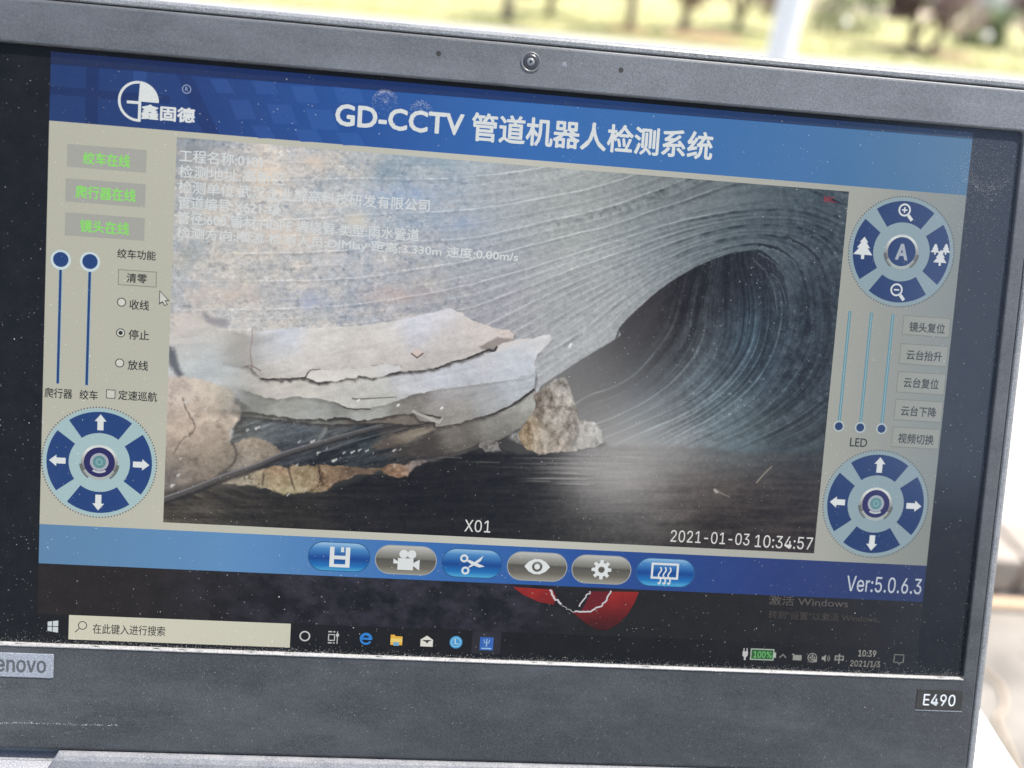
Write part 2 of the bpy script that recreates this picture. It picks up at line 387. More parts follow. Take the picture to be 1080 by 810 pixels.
    cin = cmap([(726, 296, (38, 34, 35)), (750, 285, (30, 30, 34)), (775, 285, (26, 29, 35)), (790, 272, (24, 27, 33)), (690, 325, (50, 47, 48)), (668, 350, (66, 63, 63)), (640, 388, (98, 97, 97)), (612, 415, (112, 111, 110)), (620, 450, (128, 126, 124)), (760, 300, (38, 43, 50)), (800, 320, (44, 56, 66)), (735, 350, (62, 66, 70)),
                (785, 365, (62, 76, 86)), (700, 385, (78, 80, 82)), (745, 415, (94, 108, 118)), (690, 440, (112, 118, 122)), (700, 465, (132, 136, 138)), (770, 445, (92, 106, 112)), (820, 395, (46, 58, 68)), (850, 345, (40, 50, 58)), (872, 395, (42, 50, 56)), (835, 445, (62, 70, 74)), (860, 300, (44, 54, 62)), (660, 478, (150, 148, 147))], 26)
    a2 = fbm(V * 9, (X + Y) / 70, 70, 4); a3 = fbm(V * 34, (X + Y) / 45, 73, 3)
    amp = .85 * smooth(660, 740, X) * (1 - .5 * smooth(455, 480, Y))
    ci = cin + (a2 * 70 * (amp + .1) + a3 * 44 * amp + fbm(X / 7, Y / 9, 77, 5, .7) * 46 * amp + spk * 34 * (amp + .2) - 12 * amp)[..., None] * np.array((.9, 1., 1.06))
    for v0, a_, w in [(1, 26, 1.1), (1.35, 8, 1), (2, 24, 1.), (2.3, 20, 1), (2.6, 22, 1.1), (3, 34, 1.4), (3.2, 20, 1), (3.5, 26, 1.2), (3.75, 18, 1), (4, 36, 1.3), (4.3, 22, 1), (4.6, 18, 1.), (5, 30, 1.2), (5.4, 20, 1), (6, 20, 1)]:
        gv = np.abs(np.gradient(V, axis=0)) + np.abs(np.gradient(V, axis=1)) + 1e-4
        ci += (np.exp(-((V - v0 + .04 * fbm(X / 20, Y / 20, 80, 2)) / gv / w) ** 2) * a_ * np.clip(.9 + 1.6 * fbm(X / 16, Y / 16, 33 + int(v0 * 9), 2), 0, 2) * smooth(300, 370, Y) * smooth(485, 440, Y))[..., None] * np.array((.85, .97, 1.))
    glow = np.exp(-(((X - 790) / 16) ** 2 + ((Y - 345) / 34) ** 2)) * np.clip(.7 + 2 * a3, 0, 2)
    ci += (glow * 26)[..., None] * np.array((.6, .9, 1.))
    lay(inside_a, ci)
    rough = np.clip(fbm(X / 5.5, Y / 5.5, 88, 5, .72) * 2.6, -1, 1) * smooth(790, 840, X) * smooth(470, 400, Y); img += (rough * 26)[..., None]
    # ragged torn edge to the right of the opening
    for c in ([(799, 265), (813, 273), (822, 282), (830, 292)], [(800, 258), (818, 262), (832, 270), (843, 281)], [(812, 285), (822, 298), (828, 318)], [(829, 250), (848, 260), (864, 276)], [(792, 270), (806, 284), (814, 302), (818, 324)]):
        stroke(c, 1.5, (20, 24, 30), .85, .9, .9, jit=1.6); stroke([(x + 1.5, y + 2.6) for x, y in c], .8, (128, 140, 148), .5, .5, .8, jit=2)
    sp = np.clip(fbm(X / 3.1, Y / 3.1, 90, 2) * 7 - 2.1, 0, 1) * smooth(690, 760, X) * smooth(470, 420, Y) * inside
    img += (sp * 70)[..., None]
    stroke([(654, 346), (652, 352), (650, 357)], 1.2, (60, 60, 62), .7)
    stroke(EDGE[2:5], .7, (190, 192, 194), .3, .5, .8); stroke(EDGE[7:40], .7, (180, 184, 186), .25, .3, .8)

    # water
    wl = [(170, 522), (215, 512), (262, 515), (310, 523), (345, 520), (388, 502), (420, 503), (455, 487), (483, 478), (527, 476), (560, 480), (600, 478), (640, 470), (720, 470), (790, 478), (850, 478), (915, 470), (915, 620), (150, 620)]
    lay(poly([(150, 470), (250, 470), (262, 440), (440, 440), (520, 455), (545, 465), (640, 468), (640, 500), (300, 530), (150, 560)], 3, 2, 8), cmap([(200, 500, (96, 88, 80)), (300, 500, (44, 42, 40)), (450, 480, (40, 38, 36)), (600, 480, (60, 58, 56))], 30))
    wat = poly(wl, 3.5, 2.5, 8) * (1 - .6 * smooth(640, 700, X) * smooth(520, 470, Y))
    cw = cmap([(190, 540, (84, 78, 68)), (235, 545, (62, 58, 52)), (300, 535, (52, 48, 42)), (400, 525, (30, 27, 27)), (470, 505, (24, 22, 23)), (540, 500, (32, 31, 32)), (560, 540, (34, 33, 33)), (640, 500, (135, 132, 131)), (640, 545, (72, 70, 68)),
               (700, 515, (96, 91, 88)), (750, 500, (88, 80, 75)), (800, 535, (58, 50, 47)), (850, 515, (56, 50, 47)), (865, 480, (60, 58, 56)), (500, 560, (34, 32, 31)), (600, 570, (52, 50, 48)), (760, 570, (54, 48, 45)), (800, 490, (82, 76, 72))], 30)
    wv = fbm(X / 46, Y / 3.4, 95, 4)
    cw = cw - 12 + (wv * 34 + spk * 26 + smooth(600, 700, X) * fbm(X / 16, Y / 6, 98, 4) * 22)[..., None] * np.array((1.05, 1, .95))
    lay(wat, cw)
    sl = fbm((X + 2.2 * Y) / 60, (Y - .35 * X) / 5, 99, 4)
    img += (np.clip(sl * 3, -.6, 1) * 22 * smooth(330, 200, X) * wat)[..., None] * np.array((1.05, 1, .86))

    # boulders and rubble on the left
    und = poly([(254, 425), (275, 434), (312, 440), (346, 443), (400, 440), (440, 434), (470, 440), (520, 448), (527, 464), (483, 480), (452, 487), (400, 500), (340, 500), (290, 500), (240, 480)], 2.5, 2, 8)
    lay(und, cmap([(282, 448, (118, 124, 126)), (320, 452, (96, 102, 108)), (262, 445, (92, 92, 88)), (300, 465, (48, 50, 54)), (350, 455, (78, 80, 80)), (345, 485, (28, 30, 33)), (390, 478, (44, 54, 56)), (420, 468, (60, 55, 50)), (430, 450, (96, 88, 80)), (470, 460, (92, 86, 82)), (400, 490, (36, 36, 38)), (500, 462, (88, 86, 80)), (450, 480, (62, 60, 58))], 13) + (fbm(X / 22, (Y + .25 * X) / 3.2, 101, 5, .62) * 84 + spk * 34)[..., None])
    b1 = poly([(150, 402), (185, 397), (203, 399), (222, 404), (240, 410), (252, 424), (254, 440), (246, 452), (244, 466), (250, 478), (246, 490), (225, 505), (200, 512), (150, 522)], 2.6, 4, 8)
    lay(b1, cmap([(195, 408, (204, 190, 178)), (235, 418, (196, 186, 170)), (225, 445, (188, 172, 156)), (195, 450, (180, 164, 150)), (200, 480, (166, 150, 134)), (235, 485, (150, 138, 122)), (180, 505, (118, 112, 106)), (215, 500, (120, 108, 98))], 16) + (fbm(X / 14, Y / 11, 104, 6, .66) * 84 + spk * 26 - np.clip(fbm(X / 7, Y / 6, 204, 4) * 5 - .9, 0, 1) * 34)[..., None] * np.array((1, .97, .9)))
    b2 = poly([(246, 470), (258, 462), (274, 462), (288, 468), (298, 478), (275, 488), (244, 500), (238, 492)], 1.5, 2, 7)
    lay(b2, cmap([(265, 468, (172, 158, 140)), (285, 478, (130, 118, 104)), (255, 490, (128, 120, 110))], 12) + (fbm(X / 9, Y / 7, 107, 5, .7) * 90 + spk * 30)[..., None])
    stroke([(193, 420), (197, 433), (205, 447), (204, 455), (194, 463), (187, 471), (183, 479)], .7, (74, 60, 50), .6, .5, 1, jit=2.4)
    stroke([(244, 466), (249, 476), (248, 485), (240, 495)], 1.1, (56, 48, 42), .6, .7, 1.6, jit=2)
    stroke([(250, 424), (258, 432), (254, 445), (247, 452)], 3, (70, 66, 62), .7, 2, 2.5, jit=2)
    rub = poly([(222, 508), (240, 500), (262, 496), (288, 491), (302, 494), (312, 491), (340, 490), (368, 492), (388, 493), (400, 495), (392, 500), (372, 503), (352, 510), (344, 518), (322, 520), (300, 522), (280, 515), (258, 512)], 1.2, 3, 7)
    lay(rub, cmap([(262, 504, (150, 140, 122)), (285, 505, (176, 166, 138)), (300, 512, (160, 150, 118)), (292, 497, (140, 104, 78)), (325, 505, (156, 140, 112)), (345, 500, (132, 108, 84)), (370, 497, (106, 88, 70))], 11) + (fbm(X / 7, Y / 6, 110, 5, .68) * 110 + spk * 24 - np.clip(fbm(X / 10, Y / 8, 210, 4, .6) * 6 - .5, 0, 1) * 62)[..., None])
    for c in ([(304, 492), (307, 505), (311, 516)], [(336, 491), (338, 503), (341, 512)], [(278, 500), (277, 512)]): stroke(c, 1.2, (38, 28, 20), .6, .6, 1.2, jit=3)
    rb2 = poly([(398, 494), (412, 489), (425, 490), (440, 485), (452, 486), (436, 494), (430, 503), (420, 504), (404, 499)], 1, 2, 5)
    lay(rb2, cmap([(405, 495, (112, 88, 66)), (420, 497, (146, 116, 92)), (440, 490, (110, 100, 96))], 8) + (fbm(X / 5, Y / 4, 113, 5, .7) * 130)[..., None])
    for x, y in [(x_ + rs.randn() * 1.5, y_ + rs.randn()) for x_, y_ in [(264, 454), (273, 453), (310, 445), (308, 448), (313, 465), (322, 470), (330, 466), (335, 478), (344, 474), (313, 488), (356, 482), (364, 478), (372, 476), (380, 476), (388, 475), (394, 478), (352, 485), (417, 475), (423, 476), (187, 477), (190, 484), (189, 500), (184, 511), (220, 424), (216, 431), (195, 424), (304, 521), (258, 502), (442, 480), (414, 491)]]:
        b = rs.rand(); stroke([(x - 1.6 * b, y + .6), (x, y), (x + 2.2 * b, y - .8)], .6 + .9 * b, (206, 204, 200), .5 + .4 * b, .4 + .5 * b, .8, jit=1)
    stroke([(338, 442), (344, 450), (338, 462), (333, 470)], 2.6, (140, 142, 136), .6, 1.6, 1.5, jit=1)
    # cable
    cab = [(168, 528), (200, 517), (238, 502), (268, 492), (296, 480), (325, 471), (352, 463), (385, 454), (412, 448), (440, 444)]
    stroke([(x, y + 2.6) for x, y in cab], 4, (36, 32, 32), .7, 1.6, 1.8); stroke(cab, 3.1, (84, 80, 76), .85, .9, 1.2, jit=.6); stroke([(x, y - 1.8) for x, y in cab], .9, (136, 134, 138), .7, .4, .8)
    stroke([(340, 476), (372, 466), (400, 458), (430, 451)], .9, (120, 122, 124), .5, .5, .8)

    # torn liner: four overlapping folds, the lowest painted first
    soft_l = smooth(222, 296, X + 14 * fbm(X / 9, Y / 9, 3, 3))
    ragged = [(487, 330), (500, 338), (520, 345), (530, 347), (537, 348), (542, 353), (541, 358)]
    gr = lambda k, a, b: (fbm((X + .8 * Y) / 38, (Y + .2 * X) / 6, k, 5, .66) * a + fbm(X / 11, Y / 8, k + 1, 5, .7) * b + spk * 16)[..., None]
    def fold(p, cols, k, r=15, sh=.75, left=True, a=34, b=34, drop=2.6):
        ml = soft_l if left else 1
        lay(poly([(x, y + drop) for x, y in p], 2.6, 2, 5, k) * sh * ml, (50, 44, 40))
        lay(poly(p, .8, 1.5, 6, k) * ml, cmap(cols, r) + gr(k, a, b))
    D_ = [(225, 430), (345, 440), (440, 430), (500, 430), (563, 405), (566, 420), (565, 433), (556, 444), (547, 453), (527, 464), (503, 469), (484, 477), (460, 481), (440, 482), (415, 478), (440, 468), (459, 455), (440, 448), (400, 446), (345, 448), (262, 440), (225, 436)]
    fold(D_, [(300, 442, (120, 120, 112)), (430, 450, (116, 106, 96)), (480, 452, (134, 128, 120)), (520, 442, (152, 150, 142)), (556, 424, (174, 174, 168)), (555, 440, (140, 138, 130)), (530, 458, (104, 100, 92)), (490, 466, (84, 78, 70)), (450, 472, (66, 60, 54)), (430, 478, (56, 50, 46))], 301, 12)
    lay(poly([(390, 470), (405, 462), (430, 455), (445, 451), (459, 452), (440, 462), (420, 470), (400, 476)], 2, 2, 5) * .8, cmap([(400, 470, (96, 84, 74)), (440, 456, (140, 128, 112))], 12) + gr(310, 30, 40))
    C_ = [(225, 405), (350, 415), (440, 410), (540, 392), (563, 385), (565, 396), (563, 410), (548, 422), (527, 433), (515, 438), (500, 442), (482, 447), (460, 451.5), (458, 446), (443, 444), (436, 436), (420, 437), (398, 441.5), (377, 445), (370, 442), (353, 441), (345, 443.5), (337, 441), (330, 442.5), (312, 442), (290, 438), (263, 435), (225, 432)]
    fold(C_, [(270, 422, (150, 150, 142)), (300, 426, (134, 134, 126)), (300, 436, (184, 184, 178)), (350, 430, (124, 124, 118)), (340, 438, (176, 178, 174)), (390, 437, (170, 172, 168)), (395, 434, (150, 150, 144)), (430, 432, (134, 130, 124)), (430, 422, (124, 118, 110)), (470, 425, (136, 130, 124)), (480, 440, (150, 146, 140)), (520, 425, (160, 161, 161)), (545, 412, (174, 178, 184)), (470, 412, (176, 177, 182)), (540, 396, (188, 192, 200)), (235, 415, (176, 180, 178))], 302, 12)
    B_ = [(225, 378), (350, 392), (440, 384), (530, 362), (548, 358), (560, 357), (581, 353), (582, 358), (567, 374), (563, 384), (564, 394), (540, 400), (482, 408), (457, 411.5), (433, 417.5), (420, 422), (407, 427), (390, 431), (380, 432.5), (373, 431), (363, 429), (350, 424), (337, 421), (313, 418), (293, 421.5), (277, 419), (263, 413), (225, 404)]
    fold(B_, [(275, 404, (190, 184, 176)), (330, 411, (196, 192, 184)), (380, 408, (188, 186, 182)), (400, 424, (186, 186, 178)), (375, 427, (194, 192, 184)), (430, 402, (190, 190, 194)), (470, 395, (194, 196, 204)), (520, 380, (204, 204, 208)), (560, 364, (210, 208, 208)), (545, 385, (184, 190, 200)), (500, 400, (180, 182, 188)), (552, 392, (184, 188, 196)), (235, 395, (184, 186, 184))], 303, 14, .2)
    stroke([(372, 420.5), (378, 421), (407, 419.5), (418, 419)], .7, (70, 64, 58), .8, .3, .7)
    A_ = [(225, 346), (262, 350), (300, 347), (340, 345), (365, 345), (407, 340), (440, 333), (460, 328), (473, 325)] + ragged + [(534, 362), (524, 366), (514, 369), (493, 378), (477, 382), (468, 386), (455, 389), (440, 391), (423, 393), (400, 394), (350, 394), (327, 393), (322, 398.5), (297, 400), (276, 399.5), (264, 388), (225, 380)]
    fold(A_, [(235, 365, (198, 192, 184)), (285, 362, (204, 203, 203)), (300, 357, (198, 203, 214)), (345, 360, (208, 205, 200)), (410, 352, (212, 208, 204)), (460, 336, (210, 208, 214)), (440, 345, (204, 206, 216)), (505, 345, (212, 204, 200)), (330, 371, (212, 206, 200)), (400, 370, (208, 202, 196)), (300, 388, (200, 195, 188)), (350, 384, (194, 187, 181)), (410, 382, (190, 183, 178)), (460, 372, (187, 181, 178)), (500, 362, (190, 184, 180)), (470, 357, (208, 202, 198)), (530, 356, (204, 192, 186))], 304, 13, .8)
    lay(poly([(505, 366), (524, 356), (541, 357), (536, 364), (520, 371), (514, 370)], 1.2, 1.5, 4) * .5, (92, 82, 76))
    lay(poly([(523, 366), (530, 362), (545, 358), (560, 357), (540, 366), (524, 372)], .8, 1, 4), (206, 202, 200))
    T_ = [(323, 399), (326, 391.5), (338, 390), (350, 391.5), (385, 387), (405, 384), (422, 386), (424, 391), (406, 396), (393, 399.5), (385, 397.5), (378, 397.5), (374, 400.5), (366, 399), (361, 401.5), (350, 402), (335, 404)]
    fold(T_, [(335, 397, (214, 210, 204)), (380, 392, (208, 204, 198)), (415, 388, (200, 198, 198))], 305, 14, .9, False, 20, 20, 1.8)
    cr = (44, 38, 34)
    for c, a_, b_ in [([(276, 399.5), (285, 400), (297, 400), (322, 398.5)], .8, .5), ([(322, 398.5), (327, 391), (338, 390)], .5, .2), ([(460, 388.5), (468, 386), (477, 382), (493, 378.5)], .9, .5), ([(493, 378.5), (505, 373), (514, 369.5), (521, 370), (524, 366)], .6, 1.2), ([(352, 424), (363, 429.5), (373, 431.5), (390, 431.5)], .3, .7),
                      ([(346, 443.5), (356, 441.5), (368, 442), (376, 445), (385, 443.5)], 1.4, .6), ([(440, 435), (452, 438), (465, 441)], .7, .9), ([(415, 457), (430, 452.5), (435, 449), (443, 448), (458, 446), (459, 451), (482, 447.5)], .6, .4), ([(514, 439), (540, 428), (563, 411)], .6, 1.2)]:
        stroke(c, a_, cr, .9, b_, .7, jit=.8)
    stroke([(266, 345), (266, 358), (264, 368), (265, 380), (266, 388)], .4, (130, 108, 96), .6, .7, .9, jit=3); stroke([(258, 387), (265, 386), (275, 391)], .5, (100, 80, 70), .7)
    stroke([(440, 414), (480, 408.5), (540, 400), (560, 396)], .5, (212, 212, 212), .5, .4, .8)
    stroke([(300, 355), (312, 352), (322, 362), (330, 370)], .6, (214, 214, 214), .5, .4, 1.2, jit=2)
    lay(poly([(434, 372), (440, 368), (446, 372), (440, 377)], .7, .5, 3), (206, 190, 184)); stroke([(434, 373), (440, 377.5), (446, 373)], .7, (92, 72, 62), .9, cv=False)
    stroke([(436, 434), (450, 440), (462, 445), (466, 442)], 1.6, (190, 186, 180), .7, 1.4, .8)
    for x, y in [(378, 423), (420, 428), (601, 366), (466, 431), (602, 364)]: stroke([(x - .6, y), (x + .6, y - 1)], 1.2, (226, 226, 226), .9)
    # rock in the middle
    rk = [(563, 416), (575, 407), (584, 401), (596, 398), (600, 405), (605, 422), (611, 443), (619, 444), (627, 445), (634, 454), (636, 466), (628, 472), (612, 475), (598, 477), (585, 477), (569, 479), (556, 474), (549, 469), (547, 456), (556, 444), (566, 430)]
    lay(poly(rk, 1, 2, 5), cmap([(585, 410, (142, 136, 128)), (598, 410, (160, 154, 146)), (575, 425, (120, 108, 96)), (590, 440, (158, 150, 140)), (556, 460, (132, 112, 84)), (575, 462, (158, 148, 134)), (590, 470, (152, 138, 124)), (605, 455, (150, 142, 132)), (625, 458, (172, 170, 164)), (612, 468, (158, 154, 148))], 9) + (fbm(X / 6, Y / 9, 130, 6, .68) * 170 + spk * 50 + 4)[..., None])
    stroke([(566, 430), (575, 428), (590, 430), (604, 432)], 1.2, (84, 78, 72), .6, 1, 1.4, jit=3); stroke([(606, 444), (610, 455), (604, 470)], 1.2, (88, 84, 78), .5, 1, 1.4, jit=3)
    lay(poly([(505, 470), (513, 463), (524, 466), (528, 476), (512, 477)], 1, 2, 4), (fbm(X / 4, Y / 4, 133, 4) * 110 + 122)[..., None] * np.array((1, .97, .93)))
    lay(poly([(541, 460), (546, 458), (549, 468), (544, 467)], 1, 1, 4), (120, 116, 110))
    # ripples
    for k in range(46):
        y = 480 + (rs.rand() ** 1.4) * 60; x = 590 + rs.randn() * 30 + (y - 480) * .5; ln = 12 + rs.rand() * 36; b = rs.rand()
        stroke([(x - ln, y + .5), (x, y), (x + ln, y + 1)], .6 + .5 * b, (188, 184, 180) if rs.rand() < .6 else (34, 32, 32), (.34 if y < 512 else .1) * (.3 + b * .7), .2, .8, cv=False, fade=.4)
    for x, y, ln in [(575, 489, 34), (588, 494, 46), (580, 499, 30), (586, 505, 40), (596, 511, 26), (560, 508, 20), (470, 483, 16), (505, 488, 22)]:
        stroke([(x - ln, y), (x, y - .6), (x + ln, y)], .8, (176, 172, 168), .4, .6, 1., cv=False, fade=.45)
    # mist lit by the camera's lamps
    g = np.exp(-(((X - 652) / 60) ** 2 + ((Y - 500) / 40) ** 2)) * .48 + np.exp(-(((X - 690) / 110) ** 2 + ((Y - 470) / 55) ** 2)) * .16
    g *= 1 + .25 * fbm(X / 40, Y / 40, 140, 3)
    lay(np.clip(g, 0, 1), (190, 187, 184))
    stroke([(798, 509), (806, 500), (814, 492)], .8, (170, 155, 140), .7, .6); stroke([(755, 517), (762, 521), (769, 524)], .7, (150, 142, 134), .6); stroke([(754, 517), (756, 519)], 1.6, (176, 172, 168), .8)
    fl_ = np.clip(fbm(X / 1.8, Y / 1.8, 150, 2) * 9 - 3.4, 0, 1)
    img += (fl_ * 40 * smooth(430, 520, Y))[..., None]
    return np.clip(img / 255, 0, 1)

# ---------------- the laptop ----------------
laptop = empty('laptop', (0, 0, .021)); laptop.rotation_euler = (math.pi / 2 - TH, 0, 0)
tag(laptop, 'open grey laptop with a dusty screen showing a pipe inspection program', 'laptop')

def rrect(hw, hh, cy, r, z, n=6, cx=0, rb=None):
    o = []; rt = r
    for sx, sy, a0 in ((1, 1, 0), (-1, 1, 90), (-1, -1, 180), (1, -1, 270)):
        r = rt if sy > 0 or rb is None else rb
        for k in range(n + 1):
            a = math.radians(a0 + 90 * k / n); o.append(L(cx + sx * (hw - r) + r * math.cos(a), cy + sy * (hh - r) + r * math.sin(a), z))
    return o
def loft(rings, cap0=False, cap1=False):
    mb = MB(); v = [p for r in rings for p in r]; n = len(rings[0]); f = []
    for i in range(len(rings) - 1):
        for j in range(n): f.append((i * n + j, i * n + (j + 1) % n, (i + 1) * n + (j + 1) % n, (i + 1) * n + j))
    if cap0: f.append(tuple(range(n - 1, -1, -1)))
    if cap1: f.append(tuple((len(rings) - 1) * n + j for j in range(n)))
    mb.add(v, f); return mb
CY = -11.75; HH = 116.25
# back shell of the lid: closed at the back, its rim stands round the bezel
loft([rrect(158, HH - 6, CY, 7, -6.5), rrect(161.5, HH - 2, CY, 8, -6, rb=3), rrect(163.2, HH - .3, CY, 8.5, -4.5, rb=3), rrect(163.6, HH, CY, 8.6, -2.5, rb=3), rrect(163.4, HH - .2, CY, 8.4, -.6, rb=3), rrect(162.8, HH - .8, CY, 8, .25, rb=3), rrect(161.9, HH - 1.6, CY, 7.4, .55, rb=2.5),
      rrect(161.0, HH - 2.6, CY, 6.6, .5, rb=2), rrect(160.6, HH - 2.9, CY, 6.3, .2, rb=2), rrect(160.5, HH - 3.0, CY, 6.2, -2.6, rb=2), rrect(156, HH - 6, CY, 5, -2.7)], cap0=True, cap1=True).build('lid_cover', M['cover'], laptop)
# bezel plate with the display opening
by, bh = -10.3, 111.2
bezel = loft([rrect(159.75, bh, by, 6, -1.5, rb=1), rrect(159.75, bh, by, 6, .85, rb=1), rrect(159.5, bh - .4, by, 5.7, 1.15, rb=.8), rrect(159.0, bh - .9, by, 5.3, 1.25, rb=.5),
      rrect(155.7, 88.9, 0, 1.6, 1.25), rrect(155.35, 88.55, 0, 1.3, 1.12), rrect(155.2, 88.4, 0, 1.2, .8), rrect(155.2, 88.4, 0, 1.2, -.9)]).build('bezel', M['bezel'], laptop)
# pale dusty ledge along the lower edge of the opening
lp = MB(); xs = [-155.1 + 310.2 * k / 120 for k in range(121)]
rows_ = []
for x in xs:
    j = .10 * noise.noise(Vector((x * .35, 3, 1))) + .06 * noise.noise(Vector((x * 1.7, 7, 1)))
    wdt = .5 - .18 * (x + 155) / 310
    rows_.append([L(x, -88.38, .05), L(x, -88.30 + j, .42), L(x, -88.42 + j, .95), L(x, -88.55 - wdt * .5, 1.42), L(x, -88.60 - wdt + j, 1.46), L(x, -88.75 - wdt + j, 1.22)])
for i in range(120): lp.add(rows_[i] + rows_[i + 1], [(k, k + 6, k + 7, k + 1) for k in range(5)])
lp.build('screen_ledge', M['lip'], bezel)
# shadow gap between display glass and bezel
display = mesh_obj('display', [L(-155.15, -88.35), L(155.15, -88.35), L(155.15, 88.35), L(-155.15, 88.35)], [(0, 1, 2, 3)], M['glass'], laptop)

def disc(cx, cy, z, r, n=28): return [L(cx + r * math.cos(2 * math.pi * k / n), cy + r * math.sin(2 * math.pi * k / n), z) for k in range(n)]
def lidlathe(cx, cy, prof, n=32):          # prof: (radius, z) in mm
    return loft([disc(cx, cy, z, max(r, .01), n) for r, z in prof], cap1=True)
wc = lidlathe(-.8, 95.8, [(3.05, 1.2), (3.0, 1.42), (2.75, 1.5), (2.5, 1.42), (2.35, 1.30), (1.6, 1.26)]).build('webcam', M['lensring'], laptop, True)
lidlathe(-.8, 95.8, [(2.3, 1.34), (2.2, 1.46), (1.7, 1.52), (1.2, 1.55)]).build('lens_housing', simple('lens_housing', (.03, .03, .033), .25), wc, True)
lidlathe(-.8, 95.8, [(1.15, 1.54), (1.05, 1.66), (.7, 1.8), (.3, 1.86), (.05, 1.87)], 20).build('lens', simple('lens_dome', (.16, .17, .17), .15), wc, True)
lidlathe(-.8, 95.8, [(.42, 1.87), (.38, 1.9), (.1, 1.93)], 14).build('pupil', M['lens'], wc, True)
for x in (-28.2, 26.5):
    lidlathe(x, 95.85, [(.78, 1.262), (.74, 1.29), (.66, 1.29), (.62, 1.262)], 18).build('microphone_hole', M['gap'], laptop)
lidlathe(9.25, 95.9, [(.75, 1.262), (.7, 1.31), (.5, 1.33), (.1, 1.34)], 18).build('indicator_light', simple('indicator', (.16, .17, .19), .3), laptop)

# ---- text and flat shapes; every shape is (vertices, faces) in display pixels ----
FINTER = None
try: FINTER = bpy.data.fonts.load(os.path.join(bpy.utils.system_resource('DATAFILES'), 'fonts', 'Inter.woff2'))
except Exception: pass
_tc = {}
def glyphs(body, inter=False, shear=0.):
    key = (body, inter, shear)
    if key in _tc: return _tc[key]
    c = bpy.data.curves.new('text', 'FONT'); c.body = body; c.resolution_u = 3; c.shear = shear
    if inter and FINTER: c.font = FINTER
    o = bpy.data.objects.new('text', c); COL.objects.link(o)
    dg = bpy.context.evaluated_depsgraph_get(); me = bpy.data.meshes.new_from_object(o.evaluated_get(dg))
    v = np.array([q.co[:] for q in me.vertices]).reshape(-1, 3)[:, :2]; f = [tuple(p.vertices) for p in me.polygons]
    bpy.data.objects.remove(o); bpy.data.curves.remove(c); bpy.data.meshes.remove(me)
    if len(v): v = (v - v.min(0)) / np.maximum(v.max(0) - v.min(0), 1e-6)
    _tc[key] = (v, f); return v, f
def text(body, x0, y0, x1, y1, bold=0., inter=False, shear=0.):
    v, f = glyphs(body, inter, shear); V = []; F = []
    offs = [(0, 0)] if not bold else [(0, 0), (bold, 0), (-bold, 0), (0, bold), (0, -bold), (bold * .7, bold * .7), (-bold * .7, bold * .7), (bold * .7, -bold * .7), (-bold * .7, -bold * .7)]
    for k, (dx, dy) in enumerate(offs):
        b = len(V); V += [(x0 + p[0] * (x1 - x0) + dx, y1 - p[1] * (y1 - y0) + dy, k * .0025) for p in v]; F += [tuple(i + b for i in q) for q in f]
    return V, F
def poly(*loops):
    vs = [(x, y, 0) for lp_ in loops for x, y in lp_]
    t = tessellate_polygon([[Vector((x, -y, 0)) for x, y in lp_] for lp_ in loops])
    out = []
    for a, b, c in t:
        A, B, C_ = vs[a], vs[b], vs[c]
        cr = (B[0] - A[0]) * (C_[1] - A[1]) - (B[1] - A[1]) * (C_[0] - A[0])
        out.append((a, b, c) if cr < 0 else (a, c, b))
    return vs, out
def rect(x0, y0, x1, y1): return [(x0, y1, 0), (x1, y1, 0), (x1, y0, 0), (x0, y0, 0)], [(0, 1, 2, 3)]
def rr(x0, y0, x1, y1, r, n=7):
    o = []
    for cx, cy, a0 in ((x1 - r, y1 - r, 0), (x0 + r, y1 - r, 90), (x0 + r, y0 + r, 180), (x1 - r, y0 + r, 270)):
        for k in range(n + 1): a = math.radians(a0 + 90 * k / n); o.append((cx + r * math.cos(a), cy + r * math.sin(a)))
    return o
def circ(cx, cy, r, n=32, ry=None): return [(cx + r * math.cos(2 * math.pi * k / n), cy + (ry or r) * math.sin(2 * math.pi * k / n)) for k in range(n)]
def arc(cx, cy, r0, r1, a0=0, a1=360, n=40):   # degrees clockwise from the top
    v = []; f = []
    for k in range(n + 1):
        a = math.radians(a0 + (a1 - a0) * k / n); v += [(cx + r * math.sin(a), cy - r * math.cos(a), 0) for r in (r0, r1)]
    for k in range(n): f.append((2 * k, 2 * k + 2, 2 * k + 3, 2 * k + 1))
    return v, f
def line(pts, wd):
    v = []; f = []; n = len(pts)
    for i, (x, y) in enumerate(pts):
        a = pts[max(i - 1, 0)]; b = pts[min(i + 1, n - 1)]; dx, dy = b[0] - a[0], b[1] - a[1]; l = math.hypot(dx, dy) or 1
        v += [(x - dy / l * wd / 2, y + dx / l * wd / 2, 0), (x + dy / l * wd / 2, y - dx / l * wd / 2, 0)]
    for i in range(n - 1): f.append((2 * i, 2 * i + 2, 2 * i + 3, 2 * i + 1))
    return v, f
def frame(x0, y0, x1, y1, wd): return poly([(x0, y0), (x1, y0), (x1, y1), (x0, y1)], [(x0 + wd, y0 + wd), (x0 + wd, y1 - wd), (x1 - wd, y1 - wd), (x1 - wd, y0 + wd)])
def ui(name, mat, parent, lv, *shapes):
    mb = MB()
    for v, f in shapes: mb.add([S(p[0], p[1], lv * .022 + (p[2] if len(p) > 2 else 0)) for p in v], f)
    o = mb.build(name, mat, parent)
    bm = bmesh.new(); bm.from_mesh(o.data)      # every pixel faces out of the display
    for fc in bm.faces:
        if fc.normal.z < 0: fc.normal_flip()
    bm.to_mesh(o.data); bm.free(); return o

